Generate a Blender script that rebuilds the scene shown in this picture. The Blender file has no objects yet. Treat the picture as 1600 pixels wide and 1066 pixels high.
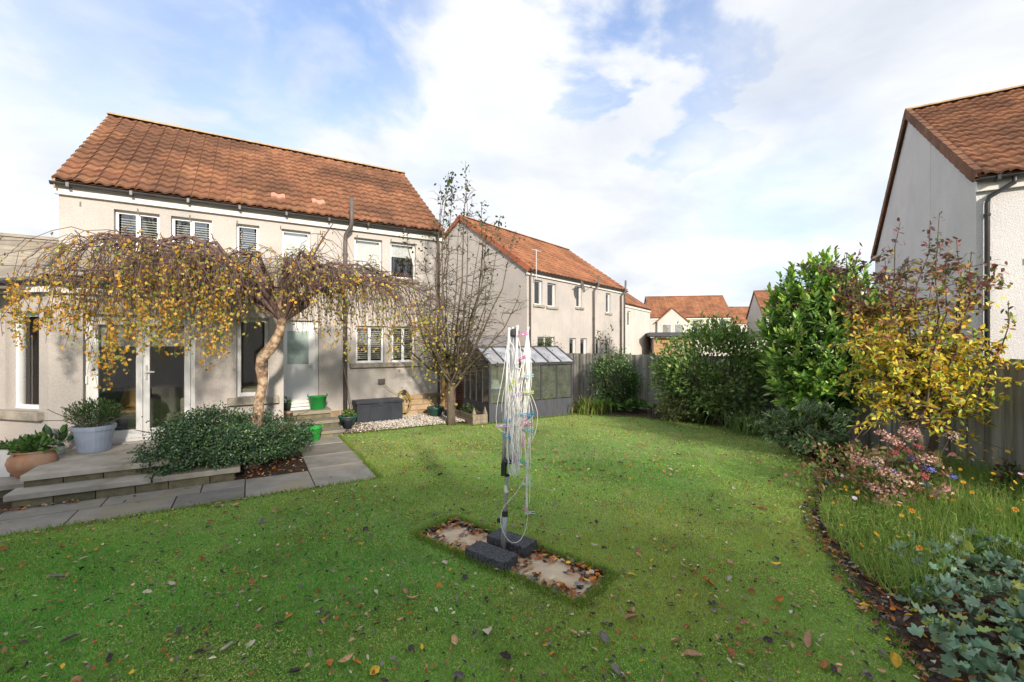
import bpy, math, random
import numpy as np
from mathutils import Matrix, Vector
random.seed(7); rng = np.random.default_rng(7)
R = math.radians
SC = bpy.context.scene
COL = SC.collection

# ------------------------------------------------------------------ camera
FPX, HY, CH = 690.0, 535.0, 2.0            # focal length in px of a 1600 px wide frame, horizon row, eye height
cam = bpy.data.cameras.new('camera'); camo = bpy.data.objects.new('camera', cam); COL.objects.link(camo)
camo.location = (0, 0, CH); camo.rotation_euler = (R(90), 0, 0)
cam.sensor_width = 36.0; cam.lens = 36.0 * FPX / 1600; cam.shift_y = (HY - 533) / 1600
cam.clip_start = 0.05; cam.clip_end = 3000
SC.camera = camo

# ------------------------------------------------------------------ sun, sky, exposure
SUN_EL = R(23); SH = Vector((0.40, -0.917)).normalized()      # towards the sun: behind the camera, a little right
sd = Vector((SH.x * math.cos(SUN_EL), SH.y * math.cos(SUN_EL), math.sin(SUN_EL)))
sl = bpy.data.lights.new('sun', 'SUN'); sl.energy = 1.3; sl.angle = R(3.5); sl.color = (1.0, 0.88, 0.73)
so = bpy.data.objects.new('sun', sl); COL.objects.link(so)
so.rotation_euler = sd.to_track_quat('Z', 'Y').to_euler(); so.location = (10, -20, 30)
w = bpy.data.worlds.new('World'); SC.world = w; w.use_nodes = True
nt = w.node_tree; nt.nodes.clear(); N = nt.nodes.new; LK = nt.links.new
out = N('ShaderNodeOutputWorld'); bg = N('ShaderNodeBackground'); bg.inputs['Strength'].default_value = 0.10
sky = N('ShaderNodeTexSky'); sky.sky_type = 'NISHITA'; sky.sun_disc = False
sky.sun_elevation = SUN_EL; sky.sun_rotation = math.atan2(SH.x, SH.y); sky.air_density = 1.0; sky.dust_density = 0.6; sky.ozone_density = 1.5
tc = N('ShaderNodeTexCoord')
def vm(op, a, b=None):
    n = N('ShaderNodeVectorMath'); n.operation = op
    for i, q in enumerate((a, b)):
        if q is None: continue
        if isinstance(q, (tuple, Vector)): n.inputs[i].default_value = q
        else: LK(q, n.inputs[i])
    return n
def mth(op, a, b=None, c=None, clamp=False):
    n = N('ShaderNodeMath'); n.operation = op; n.use_clamp = clamp
    for i, q in enumerate((a, b, c)):
        if q is None: continue
        if isinstance(q, (int, float)): n.inputs[i].default_value = q
        else: LK(q, n.inputs[i])
    return n.outputs[0]
D = vm('NORMALIZE', tc.outputs['Generated']).outputs[0]
sx = N('ShaderNodeSeparateXYZ'); LK(D, sx.inputs[0])
zz = mth('ADD', mth('MAXIMUM', sx.outputs[2], 0.0), 0.25)
cx = N('ShaderNodeCombineXYZ'); LK(mth('DIVIDE', sx.outputs[0], zz), cx.inputs[0]); LK(mth('DIVIDE', sx.outputs[1], zz), cx.inputs[1])
def noise(vec, scale, detail, rough, dist=0.0):
    n = N('ShaderNodeTexNoise'); LK(vec, n.inputs['Vector']); n.inputs['Scale'].default_value = scale
    n.inputs['Detail'].default_value = detail; n.inputs['Roughness'].default_value = rough; n.inputs['Distortion'].default_value = dist
    return n
n1 = noise(cx.outputs[0], 2.3, 9, 0.55, 0.3)       # ragged edges of the cloud
n2 = noise(cx.outputs[0], 0.45, 3, 0.5)             # large breaks in the cover
def gap(d, c0, c1):                                  # a break in the clouds round a direction
    v = Vector(d).normalized()
    dt = mth('ADD', vm('DOT_PRODUCT', D, v).outputs['Value'], mth('MULTIPLY', mth('SUBTRACT', n1.outputs[0], 0.5), 0.17))
    mr = N('ShaderNodeMapRange'); mr.interpolation_type = 'SMOOTHSTEP'; LK(dt, mr.inputs[0])
    mr.inputs[1].default_value = c0; mr.inputs[2].default_value = c1
    return mr.outputs[0]
gaps = None
for d, c0, c1, k in (((-0.70, 1, 0.66), 0.965, 1.0, .44), ((-0.42, 1, 0.76), 0.965, 1.0, .50), ((0.26, 1, 0.82), 0.972, 1.0, .55), ((0.31, 1, 0.62), 0.985, 1.0, .45),
                     ((-1.0, 1, 0.80), 0.95, 1.0, .40), ((0.58, 1, 0.30), 0.95, 1.0, .34), ((-0.15, 1, 0.40), 0.97, 1.0, .20), ((0.6, -1, 0.6), 0.90, 1.0, .5), ((-1, -.3, 1.2), 0.92, 1.0, .5), ((1.2, .2, 1.0), 0.92, 1.0, .45)):
    g = mth('MULTIPLY', gap(d, c0, c1), k); gaps = g if gaps is None else mth('MAXIMUM', gaps, g)
cv = mth('ADD', mth('MULTIPLY', n1.outputs[0], 1.15), mth('MULTIPLY', n2.outputs[0], 0.4))
cv = mth('SUBTRACT', cv, gaps)
mr = N('ShaderNodeMapRange'); mr.interpolation_type = 'SMOOTHSTEP'; LK(cv, mr.inputs[0]); mr.inputs[1].default_value = 0.02; mr.inputs[2].default_value = 0.66
sh = N('ShaderNodeMapRange'); LK(noise(cx.outputs[0], 1.5, 7, 0.55, .3).outputs[0], sh.inputs[0]); sh.inputs[1].default_value = .30; sh.inputs[2].default_value = .62
cc = N('ShaderNodeMix'); cc.data_type = 'RGBA'; LK(sh.outputs[0], cc.inputs[0]); cc.inputs[6].default_value = (1.62, 1.73, 1.93, 1); cc.inputs[7].default_value = (2.42, 2.45, 2.5, 1)
skm = vm('MULTIPLY', sky.outputs[0], (0.42, 0.53, 0.66)).outputs[0]
mx = N('ShaderNodeMix'); mx.data_type = 'RGBA'; LK(mr.outputs[0], mx.inputs[0]); LK(skm, mx.inputs[6]); LK(cc.outputs[2], mx.inputs[7])
LK(mx.outputs[2], bg.inputs[0]); LK(bg.outputs[0], out.inputs[0])
SC.view_settings.view_transform = 'Standard'; SC.view_settings.look = 'None'; SC.view_settings.exposure = 2.22; SC.view_settings.gamma = 1.0
SC.view_settings.use_curve_mapping = False

# ------------------------------------------------------------------ helpers
def G(u, v, z=0.0):                                   # the point at height z seen at photo pixel (u, v)
    d = FPX * (CH - z) / (v - HY); return Vector(((u - 800) / FPX * d, d, z))
def AT(u, v, d):                                      # the point at distance d seen at photo pixel
    return Vector(((u - 800) / FPX * d, d, CH - (v - HY) / FPX * d))
def tag(o, label=None, cat=None, group=None, kind=None):
    if label: o['label'] = label
    if cat: o['category'] = cat
    if group: o['group'] = group
    if kind: o['kind'] = kind
    return o
def empty(name, loc, rz=0, label=None, cat=None, group=None):
    o = bpy.data.objects.new(name, None); COL.objects.link(o); o.location = loc; o.rotation_euler = (0, 0, rz); o.empty_display_size = .1
    return tag(o, label, cat, group)
def link(name, me, m=None, parent=None):
    o = bpy.data.objects.new(name, me); COL.objects.link(o)
    if m and not me.materials: me.materials.append(m)
    if parent: o.parent = parent
    return o
def tree_copy(root, loc, rz, label, group):
    def cp(o, p):
        c = o.copy(); COL.objects.link(c); c.parent = p
        for ch in list(o.children): cp(ch, c)
        return c
    r = cp(root, None); r.location = loc; r.rotation_euler = (0, 0, rz); tag(r, label, None, group); return r
class MB:
    def __init__(s): s.v = []; s.f = []
    def add(s, vs, fs, M=None):
        b = len(s.v)
        for p in vs:
            p = Vector(p); s.v.append(tuple(M @ p if M else p))
        for q in fs: s.f.append(tuple(i + b for i in q))
        return s
    def box(s, x0, x1, y0, y1, z0, z1, M=None):
        return s.add([(x0,y0,z0),(x1,y0,z0),(x1,y1,z0),(x0,y1,z0),(x0,y0,z1),(x1,y0,z1),(x1,y1,z1),(x0,y1,z1)],
                     [(0,3,2,1),(4,5,6,7),(0,1,5,4),(1,2,6,5),(2,3,7,6),(3,0,4,7)], M)
    def prism(s, poly, z0, z1, M=None):
        n = len(poly); vs = [(x, y, z0) for x, y in poly] + [(x, y, z1) for x, y in poly]
        fs = [tuple(range(n - 1, -1, -1)), tuple(range(n, 2 * n))] + [(i, (i+1) % n, n + (i+1) % n, n + i) for i in range(n)]
        return s.add(vs, fs, M)
    def lathe(s, prof, n=20, M=None, cap=True, sq=0):
        vs = []
        for r, z in prof:
            for i in range(n):
                a = 2 * math.pi * i / n; c, q = math.cos(a), math.sin(a)
                if sq: k = 1 / max(abs(c), abs(q)); k = 1 + (k - 1) * sq; c *= k; q *= k
                vs.append((r * c, r * q, z))
        fs = []
        for j in range(len(prof) - 1):
            for i in range(n):
                k = (i + 1) % n; fs.append((j*n+i, j*n+k, (j+1)*n+k, (j+1)*n+i))
        if cap: fs.append(tuple(range(n - 1, -1, -1))); fs.append(tuple((len(prof)-1)*n + i for i in range(n)))
        return s.add(vs, fs, M)
    def tube(s, pts, r, n=8, M=None):
        pts = np.array([list(p) for p in pts], float); rr = np.full(len(pts), r) if np.isscalar(r) else np.array(r, float)
        V, F = tubes(pts[None], rr[None], n)
        s.add([tuple(v) for v in V], [tuple(q) for q in F], M)
        k = len(pts); b = len(s.v) - k * n
        s.f.append(tuple(b + i for i in range(n - 1, -1, -1))); s.f.append(tuple(b + (k-1)*n + i for i in range(n)))
        return s
    def build(s, name, m, parent=None, smooth=False, bevel=0):
        me = bpy.data.meshes.new(name); me.from_pydata(s.v, [], s.f); me.update()
        if smooth: me.polygons.foreach_set('use_smooth', [True] * len(me.polygons))
        o = link(name, me, m, parent)
        if smooth and bevel == 0: pass
        if bevel:
            b = o.modifiers.new('bevel', 'BEVEL'); b.width = bevel; b.segments = 2; b.limit_method = 'ANGLE'
        return o
def tubes(P, Rr, n=3):                                # many polylines (m, k, 3) with radii (m, k)
    m, k, _ = P.shape
    T = np.gradient(P, axis=1); T /= np.linalg.norm(T, axis=2, keepdims=True) + 1e-9
    ref = np.where(np.abs(T[:, :1, 2:3]) > .85, np.array([1., .2, 0]), np.array([0, .1, 1.]))
    ref = np.broadcast_to(ref, P.shape)
    A = np.cross(T, ref); A /= np.linalg.norm(A, axis=2, keepdims=True) + 1e-9
    B = np.cross(T, A)
    an = np.arange(n) * 2 * np.pi / n
    V = P[:, :, None] + Rr[:, :, None, None] * (A[:, :, None] * np.cos(an)[None, None, :, None] + B[:, :, None] * np.sin(an)[None, None, :, None])
    idx = np.arange(m * k * n).reshape(m, k, n)
    a = idx[:, :-1]; b = idx[:, 1:]
    F = np.stack([a, np.roll(a, -1, 2), np.roll(b, -1, 2), b], -1).reshape(-1, 4)
    return V.reshape(-1, 3), F
def npmesh(name, V, F, cols=None, smooth=False):
    me = bpy.data.meshes.new(name); V = np.asarray(V, np.float32); F = np.asarray(F, np.int32); k = F.shape[1]
    me.vertices.add(len(V)); me.vertices.foreach_set('co', V.ravel())
    me.loops.add(F.size); me.loops.foreach_set('vertex_index', F.ravel())
    me.polygons.add(len(F)); me.polygons.foreach_set('loop_start', np.arange(0, F.size, k, dtype=np.int32))
    if cols is not None:
        at = me.color_attributes.new('Col', 'FLOAT_COLOR', 'POINT')
        c4 = np.ones((len(V), 4), np.float32); c4[:, :3] = cols; at.data.foreach_set('color', c4.ravel())
    me.update(calc_edges=True); me.validate()
    if smooth: me.polygons.foreach_set('use_smooth', np.ones(len(F), bool))
    return me
def scatter(T, F, P, Y, Z, L, W, cols=None, jit=0.0):  # template T (k,3): x across, y along, z normal
    T = np.asarray(T, float); F = np.asarray(F); n = len(P)
    Y = Y / (np.linalg.norm(Y, axis=1, keepdims=True) + 1e-9)
    X = np.cross(Y, Z); X /= np.linalg.norm(X, axis=1, keepdims=True) + 1e-9
    Zn = np.cross(X, Y)
    L = np.broadcast_to(np.asarray(L, float), (n,)); W = np.broadcast_to(np.asarray(W, float), (n,))
    V = P[:, None] + X[:, None] * (T[None, :, 0:1] * W[:, None, None]) + Y[:, None] * (T[None, :, 1:2] * L[:, None, None]) + Zn[:, None] * (T[None, :, 2:3] * W[:, None, None])
    k = len(T); FF = (F[None] + (np.arange(n) * k)[:, None, None]).reshape(-1, F.shape[1])
    C = None if cols is None else np.repeat(cols, k, axis=0)
    return V.reshape(-1, 3), FF, C
KITE = ([(0,0,0),(-.5,.45,.12),(0,1,-.06),(.5,.45,.12),(0,.5,0)], [(0,4,1),(1,4,2),(0,3,4),(3,2,4)])
OVAL = ([(0,0,0),(-.36,.22,.10),(-.5,.52,.14),(-.28,.82,.06),(0,1.0,-.1),(.28,.82,.06),(.5,.52,.14),(.36,.22,.10),(0,.5,0)],
        [(0,8,1),(1,8,2),(2,8,3),(3,8,4),(4,8,5),(5,8,6),(6,8,7),(7,8,0)])
BLADE = ([(-.5,0,0),(.5,0,0),(.34,.55,.35),(-.34,.55,.35),(0,1,1.3)], [(0,1,2),(0,2,3),(3,2,4)])
def lobed(n=9):
    T = [(0, .42, -.06)]; F = []
    for i in range(n * 2):
        a = -math.pi * .5 + .32 + (2 * math.pi - .64) * i / (n * 2 - 1); r = (.52, .50, .385)[i % 3]
        T.append((r * math.cos(a), .45 + r * math.sin(a), .10 * math.sin(i * 2.1)))
    for i in range(1, n * 2): F.append((0, i, i + 1))
    F.append((0, n * 2, 1)); return T, F
PALM = lobed()
STONE = ([(.5,0,0),(.1,.5,.05),(-.5,.1,-.05),(-.1,-.5,.05),(.05,.05,.33),(0,0,-.3)], [(0,1,4),(1,2,4),(2,3,4),(3,0,4),(1,0,5),(2,1,5),(3,2,5),(0,3,5)])
def unit(n): v = rng.normal(size=(n, 3)); return v / np.linalg.norm(v, axis=1, keepdims=True)
def pick(cols, n, p=None, var=.18):
    c = np.array(cols, float)[rng.choice(len(cols), n, p=p)]
    return np.clip(c * (1 + rng.normal(0, var, (n, 1))) * (1 + rng.normal(0, .06, (n, 3))), .003, .95)
def inpoly(x, y, poly):
    r = np.zeros(len(x), bool); n = len(poly)
    for i in range(n):
        x1, y1 = poly[i][:2]; x2, y2 = poly[(i + 1) % n][:2]
        c = ((y1 > y) != (y2 > y)) & (x < (x2 - x1) * (y - y1) / (y2 - y1 + 1e-12) + x1); r ^= c
    return r
def merge(parts):
    Vs, Fs, Cs, b = [], [], [], 0
    for V, F, C in parts: Vs.append(V); Fs.append(F + b); Cs.append(C); b += len(V)
    return np.concatenate(Vs), np.concatenate(Fs), (None if Cs[0] is None else np.concatenate(Cs))

# ------------------------------------------------------------------ materials (all procedural)
def nodes(name):
    m = bpy.data.materials.new(name); m.use_nodes = True; t = m.node_tree; t.nodes.clear()
    o = t.nodes.new('ShaderNodeOutputMaterial'); p = t.nodes.new('ShaderNodeBsdfPrincipled'); t.links.new(p.outputs[0], o.inputs[0])
    return m, t, p, o
def tnoise(t, scale, detail=4, rough=.55, vec=None, src='Position'):
    n = t.nodes.new('ShaderNodeTexNoise'); n.inputs['Scale'].default_value = scale; n.inputs['Detail'].default_value = detail; n.inputs['Roughness'].default_value = rough
    if vec is None:
        g = t.nodes.new('ShaderNodeNewGeometry'); vec = g.outputs['Position']
    t.links.new(vec, n.inputs['Vector']); return n.outputs[0]
def tramp(t, fac, stops):
    r = t.nodes.new('ShaderNodeValToRGB'); t.links.new(fac, r.inputs[0]); e = r.color_ramp.elements
    while len(e) < len(stops): e.new(.5)
    for q, (p, c) in zip(e, stops): q.position = p; q.color = (*c, 1)
    return r.outputs[0]
def tmix(t, fac, a, b, mode='MIX'):
    n = t.nodes.new('ShaderNodeMix'); n.data_type = 'RGBA'; n.blend_type = mode
    for i, q in ((0, fac), (6, a), (7, b)):
        if isinstance(q, (int, float)): n.inputs[i].default_value = q
        elif isinstance(q, tuple): n.inputs[i].default_value = (*q, 1)
        else: t.links.new(q, n.inputs[i])
    return n.outputs[2]
def tbump(t, p, h, strength, dist):
    b = t.nodes.new('ShaderNodeBump'); b.inputs['Strength'].default_value = strength; b.inputs['Distance'].default_value = dist
    t.links.new(h, b.inputs['Height']); t.links.new(b.outputs[0], p.inputs['Normal'])
def mat(name, c1, c2=None, scale=6, rough=.7, bump=0, bscale=40, bdist=.01, spec=.3, metal=0, c3=None, s3=1.2, lo=.35, hi=.65, stretch=None, obj_rand=0):
    m, t, p, o = nodes(name); p.inputs['Roughness'].default_value = rough; p.inputs['Specular IOR Level'].default_value = spec; p.inputs['Metallic'].default_value = metal
    vec = None
    if stretch:
        g = t.nodes.new('ShaderNodeNewGeometry'); mp = t.nodes.new('ShaderNodeMapping'); mp.inputs['Scale'].default_value = stretch
        t.links.new(g.outputs['Position'], mp.inputs[0]); vec = mp.outputs[0]
    if c2 is None: c2 = tuple(x * .85 for x in c1)
    col = tramp(t, tnoise(t, scale, 6, .6, vec), [(lo, c1), (hi, c2)])
    if c3: col = tmix(t, tramp(t, tnoise(t, s3, 4, .6, vec), [(.48, (0,0,0)), (.68, (1,1,1))]), col, c3)
    if obj_rand:
        oi = t.nodes.new('ShaderNodeObjectInfo'); r = tramp(t, oi.outputs['Random'], [(0, (1 - obj_rand,) * 3), (1, (1 + obj_rand * .6,) * 3)]); col = tmix(t, 1.0, col, r, 'MULTIPLY')
    t.links.new(col, p.inputs['Base Color'])
    if bump: tbump(t, p, tnoise(t, bscale, 5, .6), bump, bdist)
    return m
def leafmat(name, rough=.45, spec=.4, trans=.3):
    m, t, p, o = nodes(name); a = t.nodes.new('ShaderNodeVertexColor'); a.layer_name = 'Col'
    t.links.new(a.outputs[0], p.inputs['Base Color']); p.inputs['Roughness'].default_value = rough; p.inputs['Specular IOR Level'].default_value = spec
    tr = t.nodes.new('ShaderNodeBsdfTranslucent'); t.links.new(tmix(t, .6, a.outputs[0], tmix(t, 1.0, a.outputs[0], (1.5, 1.5, .7), 'MULTIPLY')), tr.inputs[0])
    ms = t.nodes.new('ShaderNodeMixShader'); ms.inputs[0].default_value = trans
    t.links.new(p.outputs[0], ms.inputs[1]); t.links.new(tr.outputs[0], ms.inputs[2]); t.links.new(ms.outputs[0], o.inputs[0]); return m
def plain(name, c, rough=.5, spec=.4, metal=0): 
    return mat(name, c, tuple(x * .88 for x in c), 9, rough, 0, spec=spec, metal=metal)
def glass(name, tint=(.93, .95, .95), haze=0.0, hcol=(.6, .62, .6), refl=1.5):
    m, t, p, o = nodes(name); t.nodes.remove(p)
    tr = t.nodes.new('ShaderNodeBsdfTransparent'); tr.inputs[0].default_value = (*tint, 1)
    gl = t.nodes.new('ShaderNodeBsdfGlossy'); gl.inputs['Roughness'].default_value = .02
    fr = t.nodes.new('ShaderNodeFresnel'); fr.inputs[0].default_value = refl
    ms = t.nodes.new('ShaderNodeMixShader'); a = t.nodes.new('ShaderNodeMath'); a.operation = 'MULTIPLY_ADD'; a.inputs[1].default_value = 1.6; a.inputs[2].default_value = .04; a.use_clamp = True
    t.links.new(fr.outputs[0], a.inputs[0]); t.links.new(a.outputs[0], ms.inputs[0]); t.links.new(tr.outputs[0], ms.inputs[1]); t.links.new(gl.outputs[0], ms.inputs[2])
    s = ms.outputs[0]
    if haze:
        df = t.nodes.new('ShaderNodeBsdfDiffuse'); df.inputs[0].default_value = (*hcol, 1)
        h = t.nodes.new('ShaderNodeMixShader'); fc = t.nodes.new('ShaderNodeMapRange'); t.links.new(tnoise(t, 3.5, 5), fc.inputs[0])
        fc.inputs[1].default_value = .3; fc.inputs[2].default_value = .7; fc.inputs[3].default_value = haze * .6; fc.inputs[4].default_value = min(1, haze * 1.3)
        t.links.new(fc.outputs[0], h.inputs[0]); t.links.new(s, h.inputs[1]); t.links.new(df.outputs[0], h.inputs[2]); s = h.outputs[0]
    t.links.new(s, o.inputs[0]); return m
def tilemat(name, cols, stain_shade=(.09, .05, .035), amt=.95):
    m, t, p, o = nodes(name); p.inputs['Roughness'].default_value = .85; p.inputs['Specular IOR Level'].default_value = .2
    oi = t.nodes.new('ShaderNodeObjectInfo'); g = t.nodes.new('ShaderNodeNewGeometry')
    ad = t.nodes.new('ShaderNodeMath'); ad.operation = 'ADD'; t.links.new(oi.outputs['Random'], ad.inputs[0]); t.links.new(g.outputs['Random Per Island'], ad.inputs[1])
    fr = t.nodes.new('ShaderNodeMath'); fr.operation = 'FRACT'; t.links.new(ad.outputs[0], fr.inputs[0])
    base = tramp(t, fr.outputs[0], [(i / (len(cols) - 1), c) for i, c in enumerate(cols)])
    big = tramp(t, tnoise(t, .75, 5, .62), [(.40, (0,0,0)), (.62, (1,1,1))]); sm = tramp(t, tnoise(t, 7, 5, .65), [(.40, (0,0,0)), (.72, (1,1,1))])  # broad blotches: weathering plus tree shade painted into the tile colour
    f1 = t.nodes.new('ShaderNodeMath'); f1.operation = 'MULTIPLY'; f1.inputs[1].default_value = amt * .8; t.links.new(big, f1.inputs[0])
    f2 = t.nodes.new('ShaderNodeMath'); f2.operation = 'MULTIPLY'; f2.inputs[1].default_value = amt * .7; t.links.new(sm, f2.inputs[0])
    c = tmix(t, f1.outputs[0], base, stain_shade); c = tmix(t, f2.outputs[0], c, stain_shade)
    lich = tramp(t, tnoise(t, 16, 4, .7), [(.62, (0,0,0)), (.74, (1,1,1))]); f3 = t.nodes.new('ShaderNodeMath'); f3.operation = 'MULTIPLY'; f3.inputs[1].default_value = .35; t.links.new(lich, f3.inputs[0])
    c = tmix(t, f3.outputs[0], c, (.42, .34, .20)); t.links.new(c, p.inputs['Base Color'])
    tbump(t, p, tnoise(t, 60, 4), .4, .006); return m
def wallmat(name, c1, c2, c3=None, bs=.75, bscale=85, st=1):
    m = mat(name, c1, c2, .9, .92, bs, bscale, .016, .15, c3=c3, s3=.6); t = m.node_tree; p = next(n for n in t.nodes if n.type == 'BSDF_PRINCIPLED')
    src = p.inputs['Base Color'].links[0].from_socket
    g = t.nodes.new('ShaderNodeNewGeometry'); mp = t.nodes.new('ShaderNodeMapping'); mp.inputs['Scale'].default_value = (4, 4, .6); t.links.new(g.outputs['Position'], mp.inputs[0])
    streak = tramp(t, tnoise(t, 1.0, 5, .6, mp.outputs[0]), [(.45, (1, 1, 1)), (.80, (.91, .90, .88) if st else (.97, .97, .97))]); grain = tramp(t, tnoise(t, 70, 3, .7), [(.36, (.84, .84, .84)), (.60, (1.05, 1.05, 1.05))])
    t.links.new(tmix(t, 1.0, tmix(t, 1.0, src, streak, 'MULTIPLY'), grain, 'MULTIPLY'), p.inputs['Base Color']); return m
M = {}
M['wall'] = wallmat('roughcast_cream', (.54, .50, .47), (.49, .46, .435), (.43, .41, .395))
M['wall_white'] = wallmat('roughcast_white', (.62, .60, .585), (.56, .545, .54))
M['wall_far'] = wallmat('roughcast_far', (.62, .58, .54), (.56, .52, .48), bs=.3)
M['wall_right'] = wallmat('roughcast_grey', (.74, .73, .73), (.68, .675, .675), (.63, .625, .63), bs=1.0, bscale=60, st=0)
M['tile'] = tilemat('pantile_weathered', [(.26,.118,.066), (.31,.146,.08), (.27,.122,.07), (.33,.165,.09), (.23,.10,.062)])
M['tile_pink'] = tilemat('pantile_new_pink', [(.55,.27,.20), (.58,.30,.22)], amt=.2)
M['tile_red'] = tilemat('pantile_red', [(.34,.145,.075), (.39,.18,.095), (.30,.125,.07)], amt=.75)
M['tile_verge'] = tilemat('verge_tile_red', [(.38,.12,.07), (.42,.15,.08)], amt=.5)
M['tile_grey'] = tilemat('concrete_tile_grey', [(.36,.32,.26), (.42,.38,.31), (.32,.29,.24)], stain_shade=(.14,.125,.10), amt=.7)
M['ridge'] = mat('ridge_tile', (.50,.36,.20), (.36,.22,.12), 5, .85, .3, 50)
M['white'] = mat('white_pvc', (.78,.79,.80), (.72,.73,.74), 3, .35, spec=.5)
M['fascia'] = mat('white_fascia', (.74,.72,.68), (.62,.60,.56), 2.2, .5)
M['black'] = mat('black_gutter_plastic', (.022,.023,.026), (.045,.046,.05), 4, .4, spec=.5)
M['grey_pipe'] = mat('grey_brown_downpipe', (.15,.13,.12), (.10,.09,.085), 4, .5)
M['sill'] = mat('cast_stone_sill', (.40,.36,.30), (.27,.25,.21), 7, .85, .4, 90, .005, c3=(.16,.15,.13), s3=2.5)
M['stone'] = mat('buff_stone_block', (.42,.30,.18), (.34,.25,.16), 6, .85, .5, 50, .008, obj_rand=.3)
M['brick'] = mat('brown_brick', (.22,.115,.075), (.16,.085,.06), 9, .85, .5, 60, .006, obj_rand=.35)
M['mortar'] = mat('mortar', (.30,.27,.23), (.24,.22,.19), 9, .95, .4, 60)
M['glass'] = glass('window_glass'); M['pane'] = glass('hazy_greenhouse_glass', (.80,.84,.80), .12, (.42,.45,.40)); M['roofpane'] = glass('whitewashed_roof_sheet', (.8,.82,.84), .66, (.42,.44,.48))
M['frost'] = glass('frosted_glass', (.7,.78,.76), .75, (.45,.55,.53))
M['blind'] = mat('blind_white', (.72,.72,.70), (.66,.66,.65), 3, .6); M['slat'] = mat('blind_slat_cream', (.62,.60,.54), (.54,.52,.47), 3, .5)
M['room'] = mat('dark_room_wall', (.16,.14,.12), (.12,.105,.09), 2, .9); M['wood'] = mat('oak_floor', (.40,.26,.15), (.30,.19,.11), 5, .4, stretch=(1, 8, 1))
M['slab'] = mat('paving_slab', (.28,.265,.24), (.19,.185,.17), 3.5, .8, .35, 45, .006, c3=(.27,.24,.17), s3=1.4, obj_rand=.22)
M['slab_pale'] = mat('terrace_slab', (.43,.40,.355), (.32,.30,.27), 3, .8, .3, 50, .005, c3=(.24,.225,.18), s3=2.2, obj_rand=.14)
M['riser'] = mat('mossy_riser_stone', (.20,.17,.11), (.11,.11,.065), 8, .9, .6, 40, .01, obj_rand=.25)
M['flag'] = mat('sandstone_flag', (.52,.42,.30), (.41,.33,.24), 4, .75, .4, 30, .006, c3=(.40,.23,.10), s3=3.2)
M['block'] = mat('dark_concrete_block', (.10,.105,.115), (.022,.024,.028), 48, .9, 1.0, 75, .012)
M['soil'] = mat('dark_soil', (.060,.042,.028), (.030,.022,.016), 14, .95, 1.0, 22, .03, c3=(.10,.058,.032), s3=9)
M['ground'] = mat('ground', (.07,.085,.04), (.10,.085,.06), .5, .95)
M['lawn'] = mat('lawn_turf', (.19,.28,.075), (.26,.30,.11), 2.2, .95, .8, 90, .02, c3=(.15,.15,.05), s3=.8)
M['grass'] = leafmat('grass_blade', .6, .2, .45); M['leaf'] = leafmat('leaf', .5, .3, .35); M['glossy'] = leafmat('glossy_leaf', .32, .5, .22); M['dry'] = leafmat('dry_leaf', .75, .15, .1)
M['twig'] = mat('purple_brown_twig', (.115,.07,.068), (.17,.115,.105), 8, .7); M['twig2'] = mat('olive_brown_branch', (.12,.095,.055), (.075,.06,.04), 8, .8)
M['bark'] = mat('grey_bark', (.15,.12,.09), (.08,.065,.05), 12, .9, .8, 50, .01, stretch=(1,1,.35))
M['birch'] = mat('peeling_birch_bark', (.50,.39,.28), (.25,.15,.09), 14, .8, 1.0, 30, .02, c3=(.07,.05,.04), s3=6, lo=.42, hi=.58)
M['fence'] = mat('weathered_fence_board', (.37,.355,.325), (.24,.23,.21), 3, .9, .5, 60, .006, stretch=(6,6,.5), c3=(.15,.16,.11), s3=1.0, obj_rand=.32)
M['slate'] = mat('slate_blue_paint', (.050,.056,.072), (.078,.082,.094), 3.5, .6, .3, 40, .004, stretch=(5,5,1)); M['bar'] = mat('dark_glazing_bar', (.040,.043,.05), (.06,.062,.07), 6, .5)
M['box'] = mat('storage_box_plastic', (.026,.031,.043), (.036,.042,.056), 5, .45, .25, 40, .004); M['timber'] = mat('weathered_timber', (.27,.23,.175), (.17,.14,.11), 5, .85, .5, 40, .006, stretch=(4,4,1), obj_rand=.2)
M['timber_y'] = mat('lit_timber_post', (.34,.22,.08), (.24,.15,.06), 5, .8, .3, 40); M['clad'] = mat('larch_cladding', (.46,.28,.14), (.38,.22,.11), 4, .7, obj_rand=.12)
M['alu'] = mat('aluminium_tube', (.66,.67,.68), (.56,.57,.58), 20, .35, spec=.5, metal=.15); M['galv'] = mat('galvanised_socket', (.36,.38,.40), (.27,.28,.30), 25, .45, spec=.5, metal=.5)
M['cord'] = mat('white_line_cord', (.86,.86,.84), (.78,.78,.76), 30, .5); M['hose'] = mat('yellow_hose', (.45,.34,.06), (.36,.28,.06), 6, .45); M['hose2'] = mat('grey_hose', (.16,.15,.12), (.12,.11,.09), 6, .5)
M['shed'] = mat('shed_roof_felt', (.20,.19,.19), (.14,.135,.135), 8, .9, .4, 50)
M['gravel'] = leafmat('gravel_chip', .8, .2, 0.0)

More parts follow.
